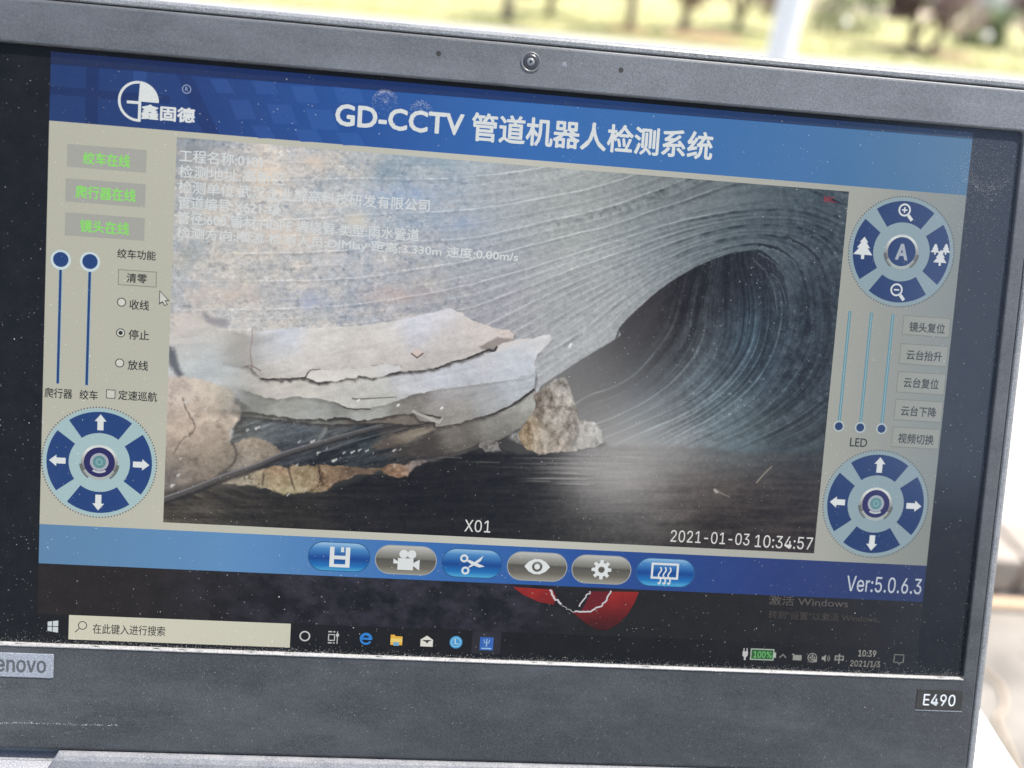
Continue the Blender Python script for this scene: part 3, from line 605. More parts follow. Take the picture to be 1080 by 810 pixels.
C = {}
def K(r, g, b, gain=.92):
    k = (r, g, b, gain)
    if k not in C: C[k] = display_mat('pixels_%02x%02x%02x' % (r, g, b), (r, g, b), gain)
    return C[k]
BEIGE = display_mat('panel_beige', across([(0, (182, 181, 166)), (.15, (186, 185, 170)), (.5, (194, 193, 182)), (.88, (162, 163, 154)), (1, (134, 140, 134))]))
HEAD = display_mat('header_blue', across([(0, (28, 56, 108)), (.15, (30, 60, 120)), (.32, (34, 82, 154)), (.5, (52, 106, 176)), (.75, (62, 112, 168)), (1, (74, 116, 150))]))
HEADP = display_mat('header_blue_window', across([(0, (38, 68, 124)), (.2, (42, 76, 142)), (.35, (42, 94, 168)), (.5, (64, 118, 184)), (1, (90, 130, 165))]))
HEADD = display_mat('header_blue_bar', across([(0, (20, 44, 94)), (.2, (26, 52, 110)), (.5, (40, 90, 160)), (1, (70, 110, 150))]))
FOOT = display_mat('footer_blue', across([(0, (92, 130, 166)), (.2, (92, 138, 184)), (.4, (54, 110, 178)), (.6, (34, 76, 148)), (.8, (34, 56, 118)), (1, (34, 48, 92))]))
NAVY = display_mat('dial_blue', across([(0, (30, 62, 118)), (.2, (26, 62, 122)), (1, (22, 52, 102))]))
PALE = display_mat('dial_pale', across([(0, (162, 188, 192)), (.2, (162, 188, 190)), (1, (138, 158, 166))]))
WHITE = K(222, 226, 226); INK = K(38, 40, 38); GREEN = K(138, 226, 100)

# title bar
tb = ui('title_bar', HEAD, laptop, 1, rect(0, 0, 1440, 101))
for x, y, w_, h_ in [(352, 20, 34, 22), (414, 12, 40, 24), (262, 48, 30, 26), (318, 50, 36, 26), (376, 52, 40, 28), (296, 84, 26, 16), (360, 84, 34, 16), (424, 84, 34, 16), (232, 20, 26, 18), (292, 14, 32, 20)]:
    ui('background_window', HEADP, tb, 2, poly([(x, y), (x + w_, y - 2), (x + w_ + 12, y + h_), (x + 12, y + h_ + 2)]))
ui('background_bar', HEADD, tb, 2, rect(0, 50, 175, 62)); ui('background_bar', HEADD, tb, 3, rect(52, 0, 70, 101)); ui('background_bar', HEADP, tb, 2, rect(120, 0, 140, 34)); ui('background_bar', HEADD, tb, 3, poly([(175, 0), (196, 0), (250, 101), (226, 101)]))
g0 = (129, 62)
ui('company_logo', WHITE, tb, 5, arc(g0[0], g0[1], 26.2, 30, 178, 362, 40), arc(g0[0], g0[1], 0.5, 30, 3, 90, 20), line([(131, 92), (131, 64)], 4.2), line([(112, 64), (133, 64)], 4.2))
ui('company_name', WHITE, tb, 5, text('鑫固德', 134, 66, 212, 87, .8))
ui('registered_mark', K(170, 185, 215), tb, 5, arc(199, 38, 5.6, 6.6, n=24), text('R', 197, 35, 201.2, 41))
ui('title_text', WHITE, tb, 6, text('GD-CCTV', 423.2, 41.2, 618.3, 72.3, 1.15), text('管道机器人检测系统', 632.2, 36.5, 1013.0, 78.4, 1.0))
ui('bezel_shadow', display_mat('header_bezel_shade', across([(0, (28, 40, 78)), (.3, (20, 44, 98)), (.6, (30, 58, 108)), (1, (34, 50, 76))])), tb, 4, poly([(0, 0), (1440, 0), (1440, 10.5), (0, 18)]))  # the bezel's shadow painted as a darker band over the top rows
# panels left, right and between
pl = ui('control_panel', BEIGE, laptop, 1, rect(0, 101, 1440, 717))
for (a, b_, c, d), s_, (e, f_, g_, h_) in [((27, 133, 143.5, 167), '绞车在线', (51, 143, 119, 161)), ((26, 184, 143.5, 219), '爬行器在线', (41, 193.5, 129, 212)), ((26.5, 235, 144, 269.5), '镜头在线', (49, 244, 121, 262.5))]:
    q = ui('status_button', K(168, 169, 160), pl, 2, rect(a, b_, c, d)); q.parent = pl
    ui('status_text', GREEN, pl, 4, text(s_, e, f_, g_, h_, .4))
def btn(x0, y0, x1, y1, s_, tx):
    ui('button_outline', K(128, 130, 118), pl, 3, frame(x0, y0, x1, y1, 1.1)); ui('button_face', K(186, 186, 170) if x0 < 700 else K(158, 160, 150), pl, 2, rect(x0, y0, x1, y1))
    ui('button_text', INK, pl, 4, text(s_, *tx, .22))
btn(107, 315, 164.5, 339, '清零', (120, 320, 150, 334))
for (a, b_, c, d), s_, t_ in [((1355, 301, 1436, 333), '镜头复位', (1367, 311, 1427.5, 327)), ((1355, 347, 1437, 381), '云台抬升', (1367, 357, 1427.5, 373)), ((1355.5, 393, 1438, 428), '云台复位', (1367, 402.5, 1427, 419)), ((1356, 439, 1438.5, 474), '云台下降', (1367.5, 449.5, 1428, 466)), ((1356.5, 485, 1438.5, 519), '视频切换', (1367.5, 495.5, 1428.5, 512))]:
    btn(a, b_, c, d, s_, t_)
for s_, bb in [('绞车功能', (105, 284, 162, 298)), ('收线', (125.5, 360, 154.5, 375)), ('停止', (125.5, 406, 156, 421)), ('放线', (125.5, 453, 156, 468)), ('爬行器', (3, 503.5, 44, 518.5)), ('绞车', (55, 503.5, 82, 518)), ('定速巡航', (113, 500.5, 171, 515.5)), ('LED', (1286, 508, 1315, 522))]:
    ui('label_text', INK, pl, 4, text(s_, *bb, .2))
for k, y in enumerate((365, 412, 458.5)):
    ui('radio_button', K(70, 72, 70), pl, 4, arc(113.4, y, 5.4, 6.9, n=28)); ui('radio_face', K(214, 214, 202), pl, 3, poly(circ(113.4, y, 6)))
    if k == 1: ui('radio_dot', INK, pl, 5, poly(circ(113.4, y, 3.2)))
ui('check_box', K(70, 72, 70), pl, 4, frame(94.5, 500.5, 108.5, 514.5, 1.2)); ui('check_box_face', K(206, 206, 194), pl, 3, rect(95, 501, 108, 514))
for x, xb in ((22, 23), (65, 65.4)):
    sd = ui('slider', K(150, 184, 204), laptop, 3, rect(x - 2.6, 318, x + 2.8, 496)); ui('slider_track', NAVY, sd, 4, rect(x - 1.9, 318, x + 1.9, 496))
    ui('slider_halo', K(206, 222, 226), sd, 5, poly(circ(x, 307, 15))); ui('slider_knob', NAVY, sd, 6, poly(circ(x, 306.5, 11.4)))
for x in (1264, 1300.5, 1337):
    sd = ui('slider', K(72, 140, 162), laptop, 3, rect(x - 2.4, 301, x + 2.4, 484)); ui('slider_track', K(150, 178, 180), sd, 4, rect(x - .9, 302, x + .9, 483))
    ui('slider_halo', K(186, 198, 196), sd, 5, poly(circ(x, 490, 9.2))); ui('slider_knob', NAVY, sd, 6, poly(circ(x, 490, 6.8)))

def arrow(cx, cy, ang, s=1.):
    P = [(0, -13), (9, -2), (4.6, -2), (4.6, 12), (-4.6, 12), (-4.6, -2), (-9, -2)]; a = math.radians(ang)
    return poly([(cx + s * (x * math.cos(a) - y * math.sin(a)), cy + s * (x * math.sin(a) + y * math.cos(a))) for x, y in P])
def lens_icon(cx, cy, plus):
    sh = [arc(cx - 2, cy - 3, 7.6, 10.4, n=28), line([(cx + 5, cy + 5), (cx + 12, cy + 13)], 5.2), line([(cx - 6.5, cy - 3), (cx + 2.5, cy - 3)], 2.4)]
    if plus: sh.append(line([(cx - 2, cy - 7.5), (cx - 2, cy + 1.5)], 2.4))
    return sh
def fir(cx, cy, s): return poly([(cx + x * s, cy + y * s) for x, y in [(0, -20), (7, -11), (4, -11), (11, -2), (7, -2), (16, 9), (2.6, 9), (2.6, 16), (-2.6, 16), (-2.6, 9), (-16, 9), (-7, -2), (-11, -2), (-4, -11), (-7, -11)]])
metal = lambda cy: display_mat('knob_metal', rows(cy - 34, cy + 34, [(0, (176, 186, 184)), (.2, (222, 224, 220)), (.5, (150, 150, 148)), (.78, (92, 90, 88)), (.92, (190, 194, 190)), (1, (160, 172, 174))]))
def dial(cx, cy, R_, zoom):
    d = ui('direction_dial' if not zoom else 'zoom_dial', PALE, laptop, 2, poly(circ(cx, cy, R_ - 1.5, 72)))
    dots = [poly(circ(cx + R_ * math.cos(2 * math.pi * k / 118), cy + R_ * math.sin(2 * math.pi * k / 118), 1.2, 6)) for k in range(118)]
    ui('dotted_ring', K(64, 92, 112), d, 5, *dots)
    for a in (0, 90, 180, 270):
        k = R_ / 87
        ui('dial_segment', NAVY, d, 3, arc(cx, cy, 46.5 * k, 80 * k, a - 36.5, a + 36.5, 18))
        ax, ay = cx + 63 * k * math.sin(math.radians(a)), cy - 63 * k * math.cos(math.radians(a))
        if not zoom: ui('arrow', WHITE, d, 4, arrow(ax, ay, a, k))
        elif a in (0, 180): ui('magnifier', WHITE, d, 4, *lens_icon(ax, ay, a == 0))
        elif a == 270: ui('tree_icon', WHITE, d, 4, fir(ax, ay, 1.0))
        else: ui('tree_icon', WHITE, d, 4, fir(ax + 2, ay + 6, .72), fir(ax - 8, ay - 8, .5), fir(ax + 10, ay - 9, .5))
    ui('knob_ring', metal(cy), d, 4, poly(circ(cx, cy, 28, 48)))
    for sgn in (-1, 1): ui('knob_shade', K(104, 106, 102), d, 5, arc(cx, cy, 25.5, 30.5, 180 + sgn * 34, 180 + sgn * 84, 10))
    ui('knob_shade', K(172, 180, 178), d, 5, arc(cx, cy, 22, 28, 120, 240, 20))
    ui('knob', K(36, 34, 92) if not zoom else NAVY, d, 6, poly(circ(cx, cy - .5, 23.5, 48)))
    if zoom: ui('letter', K(168, 176, 186), d, 8, text('A', cx - 9, cy - 12, cx + 9.5, cy + 12, 1.3, True))
    else:
        ui('knob_highlight', K(168, 174, 184), d, 7, poly(circ(cx, cy - 1, 14, 32))); ui('knob_center', K(96, 142, 146), d, 8, poly(circ(cx, cy - 1, 10, 28)))
        ui('knob_core', K(132, 172, 172), d, 9, arc(cx, cy - 1, 3.2, 5.4, n=20)); ui('knob_highlight', K(196, 200, 204), d, 8, arc(cx, cy - 3, 16.5, 19.5, 148, 212, 12))
dial(87.5, 615.5, 86.5, False); dial(1340.5, 616.5, 90.5, False); dial(1340.5, 199.5, 89, True)
ui('mouse_pointer', K(214, 214, 204), pl, 9, poly([(170.5, 345), (182.5, 357), (177.6, 357.6), (181, 363.6), (178.2, 365), (175, 359), (170.5, 362)])); ui('pointer_outline', K(60, 60, 58), pl, 8, poly([(169.4, 342.6), (185, 358), (179.4, 358.6), (182.6, 364), (177.6, 366.6), (174.6, 361.2), (169.4, 365)]))

# camera picture
im = bpy.data.images.new('pipe_picture', 1056, 595, float_buffer=False)
pic_rgb = draw_pipe_picture()
buf = np.ones((595, 1056, 4), np.float32); buf[..., :3] = pic_rgb[::-1]; im.pixels.foreach_set(buf.ravel()); im.pack()
def pipe_tex(b):
    t = b.n('TexImage'); t.image = im; t.extension = 'EXTEND'; return t.outputs[0]
pic = mesh_obj('camera_picture', [S(187, 705, .05), S(1243, 705, .05), S(1243, 110, .05), S(187, 110, .05)], [(0, 1, 2, 3)], display_mat('camera_picture', pipe_tex, 1.0), laptop)
uvl = pic.data.uv_layers.new(name='uv')
for i, uv in enumerate([(0, 0), (1, 0), (1, 1), (0, 1)]): uvl.data[i].uv = uv
OV = K(216, 220, 220)
for k, (s_, x1) in enumerate([('工程名称:0101', 316), ('检测地址:高新区', 352), ('检测单位:武汉企业部高科技研发有限公司', 574), ('管道编号:X621-级', 346), ('管径:600 管材:HDPE 缠绕管 类型:雨水管道', 560), ('检测方向:顺流 检测人员:DIMlay 距离:3.330m 速度:0.00m/s', 717)]):
    ui('overlay_text', OV, pic, 4, text(s_, 192, 127.5 + 23.3 * k, x1, 146.5 + 23.3 * k, .22))
ui('overlay_text', K(226, 226, 222), pic, 4, text('X01', 659.9, 676.7, 701.8, 696.5, 0, True)); ui('overlay_text', K(222, 222, 218), pic, 4, text('2021-01-03', 998.5, 677.1, 1131.2, 697.0, 0, True)); ui('overlay_text', K(222, 222, 218), pic, 4, text('10:34:57', 1140.8, 678.1, 1239.1, 699.1, 0, True))
ui('overlay_text', K(150, 40, 52), pic, 4, text('REC', 1203, 121, 1219, 129, .3), line([(1220, 128.6), (1225, 128.9)], 1))

# footer and tool buttons
ft = ui('status_bar', FOOT, laptop, 1, rect(0, 717, 1440, 779.5))
ui('version_text', K(196, 204, 214), ft, 4, text('Ver:5.0.6.3', 1304.5, 739.7, 1434.8, 766.5, .1, True))
blue_p = display_mat('blue_pill', rows(725, 772, [(0, (150, 190, 220)), (.2, (70, 132, 190)), (.45, (20, 84, 156)), (.55, (8, 66, 140)), (.8, (20, 110, 180)), (1, (80, 170, 210))]))
grey_p = display_mat('grey_pill', rows(725, 772, [(0, (190, 190, 186)), (.25, (146, 146, 140)), (.42, (118, 116, 108)), (.48, (82, 80, 74)), (.75, (104, 100, 90)), (1, (150, 148, 136))]))
rim_b = K(40, 90, 140); rim_g = K(160, 164, 164)
for k, (cx, cy) in enumerate([(463, 747.5), (569.3, 748), (675.7, 748.5), (782, 748.8), (888, 749), (994.5, 749)]):
    bl = k in (0, 2, 5); tbn = ui('tool_button', rim_b if bl else rim_g, laptop, 3, poly(rr(cx - 49.5, cy - 24, cx + 49.5, cy + 24, 23.5)))
    ui('button_face', blue_p if bl else grey_p, tbn, 4, poly(rr(cx - 48, cy - 22.6, cx + 48, cy + 22.6, 22.4)))
    if k == 0: ic = [poly([(cx - 15, cy - 16), (cx + 17, cy - 16), (cx + 17, cy + 17), (cx - 15, cy + 17)], [(cx - 8.5, cy - 16.01), (cx - 8.5, cy - 3), (cx + 10, cy - 3), (cx + 10, cy - 16.01)][::-1], [(cx - 9, cy + 4), (cx - 9, cy + 12), (cx + 11, cy + 12), (cx + 11, cy + 4)]), rect(cx + 3, cy - 16, cx + 7, cy - 7)]
    if k == 0: ic = [rect(cx - 15, cy - 16, cx - 8, cy + 17), rect(cx + 10, cy - 16, cx + 17, cy + 17), rect(cx - 8, cy - 2, cx + 10, cy + 4), rect(cx - 8, cy + 12, cx + 10, cy + 17), rect(cx + 2.5, cy - 16, cx + 7, cy - 8)]
    if k == 1: ic = [rect(cx - 13, cy - 3, cx + 12, cy + 16), poly(circ(cx - 4, cy - 10, 7, 20)), poly(circ(cx + 9, cy - 10, 7, 20)), poly([(cx + 12, cy + 4), (cx + 22, cy - 2), (cx + 22, cy + 16), (cx + 12, cy + 9)]), poly([(cx - 13, cy + 2), (cx - 20, cy - 2), (cx - 20, cy + 6), (cx - 13, cy + 6)])]
    if k == 2: ic = [arc(cx - 13, cy - 8, 3.4, 6.6, n=20), arc(cx - 10, cy + 12, 3.4, 6.6, n=20), poly([(cx - 9, cy - 4), (cx - 5, cy - 6), (cx + 21, cy + 4), (cx + 12, cy + 6), (cx, cy + 2)]), poly([(cx - 7, cy + 8), (cx - 4, cy + 4), (cx + 18, cy - 14), (cx + 14, cy - 5), (cx, cy + 5)])]
    if k == 3: ic = [poly([(cx - 21, cy), (cx - 14, cy - 8), (cx - 5, cy - 12.5), (cx + 5, cy - 12.5), (cx + 14, cy - 8), (cx + 21, cy), (cx + 14, cy + 8), (cx + 5, cy + 12.5), (cx - 5, cy + 12.5), (cx - 14, cy + 8)], circ(cx, cy, 8.6, 24)[::-1]), poly(circ(cx, cy, 4.6, 20))]
    if k == 4:
        gp = []
        for t in range(8):
            for da, r_ in ((-15, 11.5), (-9, 16.5), (9, 16.5), (15, 11.5)): a = math.radians(t * 45 + da); gp.append((cx + r_ * math.sin(a), cy - r_ * math.cos(a)))
        ic = [poly(gp[::-1], circ(cx, cy, 5.4, 20))]
    if k == 5:
        ic = [poly([(cx - 24, cy - 16), (cx + 22, cy - 16), (cx + 22, cy + 11), (cx - 24, cy + 11)], [(cx - 20.5, cy - 12.5), (cx - 20.5, cy + 7.5), (cx + 18.5, cy + 7.5), (cx + 18.5, cy - 12.5)])]
        for d_ in (-9, -1, 7): ic.append(line([(cx + d_ + 2.2 * math.sin(t * .9), cy - 9 + t * 2.6) for t in range(11)], 2.3)); ic.append(poly([(cx + d_ - 3.6, cy + 17), (cx + d_ + 3.6, cy + 17), (cx + d_, cy + 21)][::-1]))
    ui('button_icon', WHITE, tbn, 6, *ic)

# desktop picture below the program
def wall_tex(b):
    o = b.obj(); n1 = b.noise(90, 8, o, .72, (1, 1.25, 1)); n2 = b.noise(26, 3, o); x, y = lidx(b)
    v = b.n('TexVoronoi'); v.feature = 'DISTANCE_TO_EDGE'; v.inputs['Scale'].default_value = 46
    mx = b.n('Mix', data_type='VECTOR'); b.set(mx.inputs[0], .012); b.set(mx.inputs[4], o)
    nz = b.n('TexNoise'); nz.inputs['Scale'].default_value = 60; b.set(nz.inputs['Vector'], o); b.set(mx.inputs[5], nz.outputs['Color']); b.set(v.inputs['Vector'], mx.outputs[1])
    c = b.mix(b.ramp(n1, [(.42, 0.), (.64, 1.)]), lin((8, 8, 12)), lin((52, 50, 62)))
    c = b.mix(b.ramp(v.outputs['Distance'], [(0, .5), (.06, 0.)]), c, lin((10, 10, 13)))
    side = b.ramp(x, [(0, 1.), (.12, .9), (.24, .25), (.36, 0.), (.52, .1), (.6, 1.), (1, 1.)])
    c2 = b.mix(b.ramp(x, [(.1, 0.), (.6, 1.)]), b.mix(n1, lin((12, 10, 9)), lin((44, 34, 27))), lin((26, 24, 22)))
    return b.mix(side, c, c2)
wp = ui('desktop_picture', display_mat('desktop_rocks', wall_tex), laptop, 1, rect(0, 779.5, 1440, 860))
def red_tex(b):
    x, y = lidx(b); n = b.noise(120, 4)
    f = b.ramp(b.math('DIVIDE', b.math('SUBTRACT', y, 780.), 80.), [(0, (1., 1., 1.)), (.45, (.5,) * 3), (1, (.06,) * 3)])
    return b.mix(1., b.mix(n, lin((186, 40, 28)), lin((92, 12, 16))), f, 'MULTIPLY')
RED = display_mat('red_ring', red_tex); JAG = K(206, 200, 204)
ui('red_ring', RED, wp, 3, poly([(744.7, 784.4), (761, 796), (788.3, 807.5), (813.5, 811.2), (817.3, 798.3), (810.2, 785.9)][::-1]), poly([(909, 784.8), (953.2, 783.6), (946.8, 802.3), (937.2, 821.9), (922.7, 838.6), (904.6, 850.6), (888.7, 849.7), (869.1, 840.1), (845.7, 822.6), (870.8, 821.5), (889.1, 812.8), (902.3, 799.4)][::-1]))
ui('red_ring_shade', K(104, 14, 24), wp, 2, poly([(874.4, 786.3), (909, 784.8), (900.7, 799.5), (886, 814.5), (858.3, 822.1), (866.5, 805.8)][::-1]))
def jag(pts, n=5, a=1.4):
    o = []
    for i in range(len(pts) - 1):
        for k in range(n):
            t = k / n; o.append((pts[i][0] * (1 - t) + pts[i + 1][0] * t + rnd.uniform(-a, a), pts[i][1] * (1 - t) + pts[i + 1][1] * t + rnd.uniform(-a, a)))
    return o + [pts[-1]]
ui('ring_edge', JAG, wp, 4, line(jag([(805.5, 786.1), (814.3, 800), (826, 809.9)]), 3.2), line(jag([(907.4, 784.8), (899.2, 801.2), (887.5, 812.8), (870.8, 820.8), (848.7, 820.9)]), 2.6), line(jag([(872.9, 786.3), (862.9, 799.5), (856, 812.6)]), 2.2), line(jag([(826, 809.9), (839.1, 818.1), (848.8, 822.5)]), .9))
DIM = K(92, 86, 82)
ui('watermark_text', DIM, wp, 5, text('激活 Windows', 1173.6, 779.5, 1310.2, 795.6, .1)); ui('watermark_text', K(72, 66, 62), wp, 5, text('转到"设置"以激活 Windows。', 1175.2, 805.4, 1368.9, 819.4, .1))

# task bar
tk = ui('taskbar', display_mat('taskbar_black', across([(0, (14, 13, 13)), (.7, (14, 13, 13)), (1, (24, 22, 20))])), laptop, 1, rect(0, 860, 1440, 900))
GREY = K(196, 196, 194)
ui('search_box', display_mat('search_box', across([(0, (208, 204, 184)), (.27, (198, 196, 178))])), tk, 2, rect(48, 860.5, 392, 900))
ui('search_icon', K(60, 60, 58), tk, 3, arc(69, 876.5, 5.6, 7, n=24), line([(64, 881.6), (58, 888)], 1.5)); ui('search_text', K(66, 66, 62), tk, 3, text('在此键入进行搜索', 85, 873, 196, 889, .15))
ui('start_logo', K(206, 214, 216), tk, 3, poly([(16, 872.6), (22.6, 871.6), (22.6, 879.4), (16, 879.4)]), poly([(23.8, 871.4), (32, 870.2), (32, 879.4), (23.8, 879.4)]), poly([(16, 880.6), (22.6, 880.6), (22.6, 888.4), (16, 887.4)]), poly([(23.8, 880.6), (32, 880.6), (32, 889.8), (23.8, 888.6)]))
ui('assistant_icon', GREY, tk, 3, arc(415, 880, 6.4, 8.6, n=28))
ui('task_view_icon', GREY, tk, 3, frame(452, 875, 463, 886, 1.5), rect(452, 870, 458, 872), rect(460, 870, 463, 872), rect(452, 888.5, 458, 890.5), rect(460, 888.5, 463, 890.5), rect(466, 870, 467.4, 891), rect(464.4, 874, 469, 878.6))
ui('browser_icon', K(46, 128, 206), tk, 3, arc(512.5, 880.5, 5.4, 10, -95, 92, 26), arc(512.5, 880.5, 6.6, 10, 120, 262, 22), rect(504, 878.6, 522.6, 882.2))
fo = ui('folder_icon', K(232, 178, 66), tk, 3, poly([(552, 872), (558, 872), (560, 874.4), (571, 874.4), (571, 889), (552, 889)])); ui('folder_front', K(236, 206, 116), tk, 4, rect(552, 878, 571, 884)); ui('folder_clip', K(120, 168, 204), tk, 5, rect(557, 884, 566, 890))
ui('mail_icon', K(224, 222, 212), tk, 3, poly([(600.5, 878), (610.5, 871.4), (620.5, 878), (620.5, 889.6), (600.5, 889.6)])); ui('mail_fold', K(40, 38, 36), tk, 4, poly([(602, 878.6), (619, 878.6), (613, 881.6), (611, 885), (609.4, 882)]))
ui('clock_app_icon', K(72, 156, 214), tk, 3, poly(circ(658, 880.5, 10.4, 32))); ui('clock_face', K(150, 204, 228), tk, 4, arc(658, 880.5, 6.6, 8, n=28)); ui('clock_hand', K(216, 232, 236), tk, 5, line([(656.5, 875), (656.5, 883), (661.5, 883)], 1.5))
ui('active_tile', K(42, 40, 46), tk, 2, rect(684, 861, 731, 898)); ui('pipe_app_icon', K(52, 102, 182), tk, 4, rect(697, 870, 719, 892)); ui('app_glyph', K(160, 196, 226), tk, 5, line([(708, 873), (708, 886)], 1.6), line([(703.5, 874), (704.5, 879.5), (711.5, 879.5), (712.5, 874)], 1.4), rect(700, 888, 716, 890))
ui('power_plug', GREY, tk, 3, poly([(1137, 877), (1146, 877), (1146, 884), (1143, 887.4), (1143, 892), (1140, 892), (1140, 887.4), (1137, 884)]), rect(1138, 871.6, 1139.8, 877), rect(1143.2, 871.6, 1145, 877))
ui('battery_outline', K(176, 190, 176), tk, 4, frame(1150.5, 871.5, 1191, 891, 1.7), rect(1191, 877, 1194.4, 886)); ui('battery_level', K(44, 92, 46), tk, 3, rect(1151, 872, 1190.5, 890.5)); ui('battery_text', K(120, 200, 120), tk, 5, text('100%', 1156, 876, 1187, 887, .12, True))
TG = K(150, 150, 144)
ui('tray_arrow', TG, tk, 3, line([(1201, 885.6), (1206.6, 879.6), (1212, 885.6)], 1.6))
ui('tray_icon', TG, tk, 3, rect(1224, 880, 1239, 889), rect(1222, 878, 1226, 880)); ui('network_icon', TG, tk, 3, arc(1257.6, 883.6, 6.8, 8.2, n=24), line([(1249.6, 883.6), (1265.6, 883.6)], 1.1), line([(1257.6, 875.6), (1257.6, 891.6)], 1.1), arc(1257.6, 883.6, 3.2, 4.2, n=16), rect(1260, 886, 1266, 891))
ui('volume_icon', TG, tk, 3, poly([(1274, 881), (1277, 881), (1281, 877), (1281, 890), (1277, 886.4), (1274, 886.4)]), arc(1281, 883.6, 3.4, 4.4, 40, 140, 8), arc(1281, 883.6, 6.2, 7.2, 40, 140, 8)); ui('input_method_text', TG, tk, 3, text('中', 1296.6, 875, 1312, 892, .2))
ui('clock_text', K(168, 166, 158), tk, 3, text('10:39', 1337, 867, 1367.6, 878, .1, True)); ui('date_text', K(150, 148, 140), tk, 3, text('2021/1/3', 1324.5, 885, 1376.6, 897, .1, True))
ui('notification_icon', TG, tk, 3, line([(1408, 886), (1400.4, 886), (1400.4, 872.6), (1417, 872.6), (1417, 886), (1412, 886), (1410, 889.6), (1408, 886)], 1.3))

# badges
bd = loft([rrect(12.1, 3.75, -95.05, .35, 1.2, cx=-145.6), rrect(12.1, 3.75, -95.05, .35, 1.42, cx=-145.6), rrect(11.95, 3.6, -95.05, .3, 1.5, cx=-145.6)], cap1=True).build('maker_badge', M['badge'], laptop)
tv, tf = glyphs('Lenovo', True)
MB().add([L(-152.9 + 17.2 * p[0], -97.15 + 4.9 * p[1], 1.53) for p in tv], tf).build('maker_lettering', M['badge_txt'], bd)
mb_ = MB()
for k, (dx, dy) in enumerate([(.12, 0), (-.12, 0), (0, .1), (0, -.1)]): mb_.add([L(-152.9 + 17.2 * p[0] + dx, -97.15 + 4.9 * p[1] + dy, 1.535 + k * .003) for p in tv], tf)
mb_.build('maker_lettering', M['badge_txt'], bd)
be = loft([rrect(7.9, 3.55, -96.0, .3, 1.2, cx=147.75), rrect(7.9, 3.55, -96.0, .3, 1.36, cx=147.75), rrect(7.75, 3.4, -96.0, .25, 1.42, cx=147.75)], cap1=True).build('model_badge', M['blackplate'], laptop)
tv, tf = glyphs('E490', True); mb_ = MB()
for k, (dx, dy) in enumerate([(0, 0)]): mb_.add([L(142.2 + 10.9 * p[0] + dx, -97.9 + 3.9 * p[1] + dy, 1.45 + k * .003) for p in tv], tf)
mb_.build('model_lettering', M['silver'], be)
MB().add([L(139.75, -99.75, 1.3), L(155.7, -99.75, 1.3), L(155.7, -99.45, 1.5), L(139.75, -99.45, 1.5)], [(0, 1, 2, 3)]).build('badge_edge', M['silver'], be)

# hinge cover, keyboard deck with keys and trackpad (the deck lies level in front of the lid)
hc = MB(); prof = [(-121.9, -2), (-121.75, 1.6), (-122.3, 2.9), (-123.6, 3.6), (-126, 4.1), (-129, 4.2), (-132.5, 3.6), (-135, 1.5), (-136, -3), (-134, -8), (-124, -8)]
rings = []
for x, k in ((-131.2, 0), (-130.6, 1), (130.6, 1), (131.2, 0)):
    rings.append([L(x - (3.4 if x < 0 else -3.4) * min(1, max(0, (-121.9 - y) / 6)) * (1 if abs(x) > 131 else .97), y, z * (1 if k else .9)) for y, z in prof])
n = len(prof); v = [p for r in rings for p in r]; f = []
for i in range(3):
    for j in range(n): f.append((i * n + j, (i + 1) * n + j, (i + 1) * n + (j + 1) % n, i * n + (j + 1) % n))
f += [tuple(range(n)), tuple(3 * n + j for j in reversed(range(n)))]
MB().add(v, f).build('hinge_cover', M['hinge'], laptop)
DM = Matrix.Rotation(-(math.pi / 2 - TH), 4, 'X')
deck = MB().box(-.1645, .1645, -.228, .012, -.0195, -.0035, .002).build('keyboard_deck', M['deck'], laptop); deck.matrix_local = DM
MB().box(-.05, .05, -.215, -.15, -.0036, -.0029, .0002).build('trackpad', M['badge'], deck)
kk = MB().box(-.0078, .0078, -.0078, .0078, -.0036, -.0008, .0006); km = None
for r_ in range(5):
    for c_ in range(15):
        ko = bpy.data.objects.new('key', km) if km else kk.build('key', M['blackplate'])
        if km: COL.objects.link(ko)
        km = ko.data; ko.parent = deck; ko.location = (-.133 + c_ * .019, -.05 - r_ * .019, 0)

# dust grains lying on display and bezel, in clusters as wiped and splashed
def grains(n, place, smin, smax, z, name, parent):
    mb = MB()
    for _ in range(n):
        q = place()
        if q is None: continue
        x, y = q[:2]; s_ = (smin * (smax / smin) ** (rnd.random() ** 1.7)) * (q[2] if len(q) > 2 else 1); k = rnd.choice((3, 4, 5)); a0 = rnd.random() * 6.3; el = rnd.uniform(.5, 1); ta = rnd.uniform(-.5, .5)
        ps = []
        for j in range(k):
            a = a0 + 2 * math.pi * j / k; r_ = s_ * rnd.uniform(.6, 1.2); ps.append(L(x + r_ * math.cos(a), y + r_ * el * math.sin(a), z))
        ap = L(x + s_ * .3 * ta, y, z + s_ * .55); mb.add(ps + [ap], [(j, (j + 1) % k, k) for j in range(k)])
    return tag(mb.build(name, M['dustbit'], parent), kind='stuff')
def anywhere():
    while True:
        x = rnd.uniform(-154, 154); y = rnd.uniform(-88, 87)
        if noise.noise(Vector((x * .03, y * .03, 5))) * .9 + .45 + (.25 if abs(x) > 120 else 0) + (.15 if y < -60 else 0) > rnd.random(): return x, y
grains(2800, anywhere, .03, .11, .35, 'dust_grain', display)
def streak():                              # short wiped trails
    x = rnd.uniform(-154, -120) if rnd.random() < .4 else rnd.uniform(-150, 150); y = rnd.uniform(-60, 80) if x < -120 else rnd.uniform(-88, -60); return x, y, rnd.choice((1, 1, 1.6, 2.4)) * .8
grains(300, streak, .05, .15, .35, 'dust_grain', display)
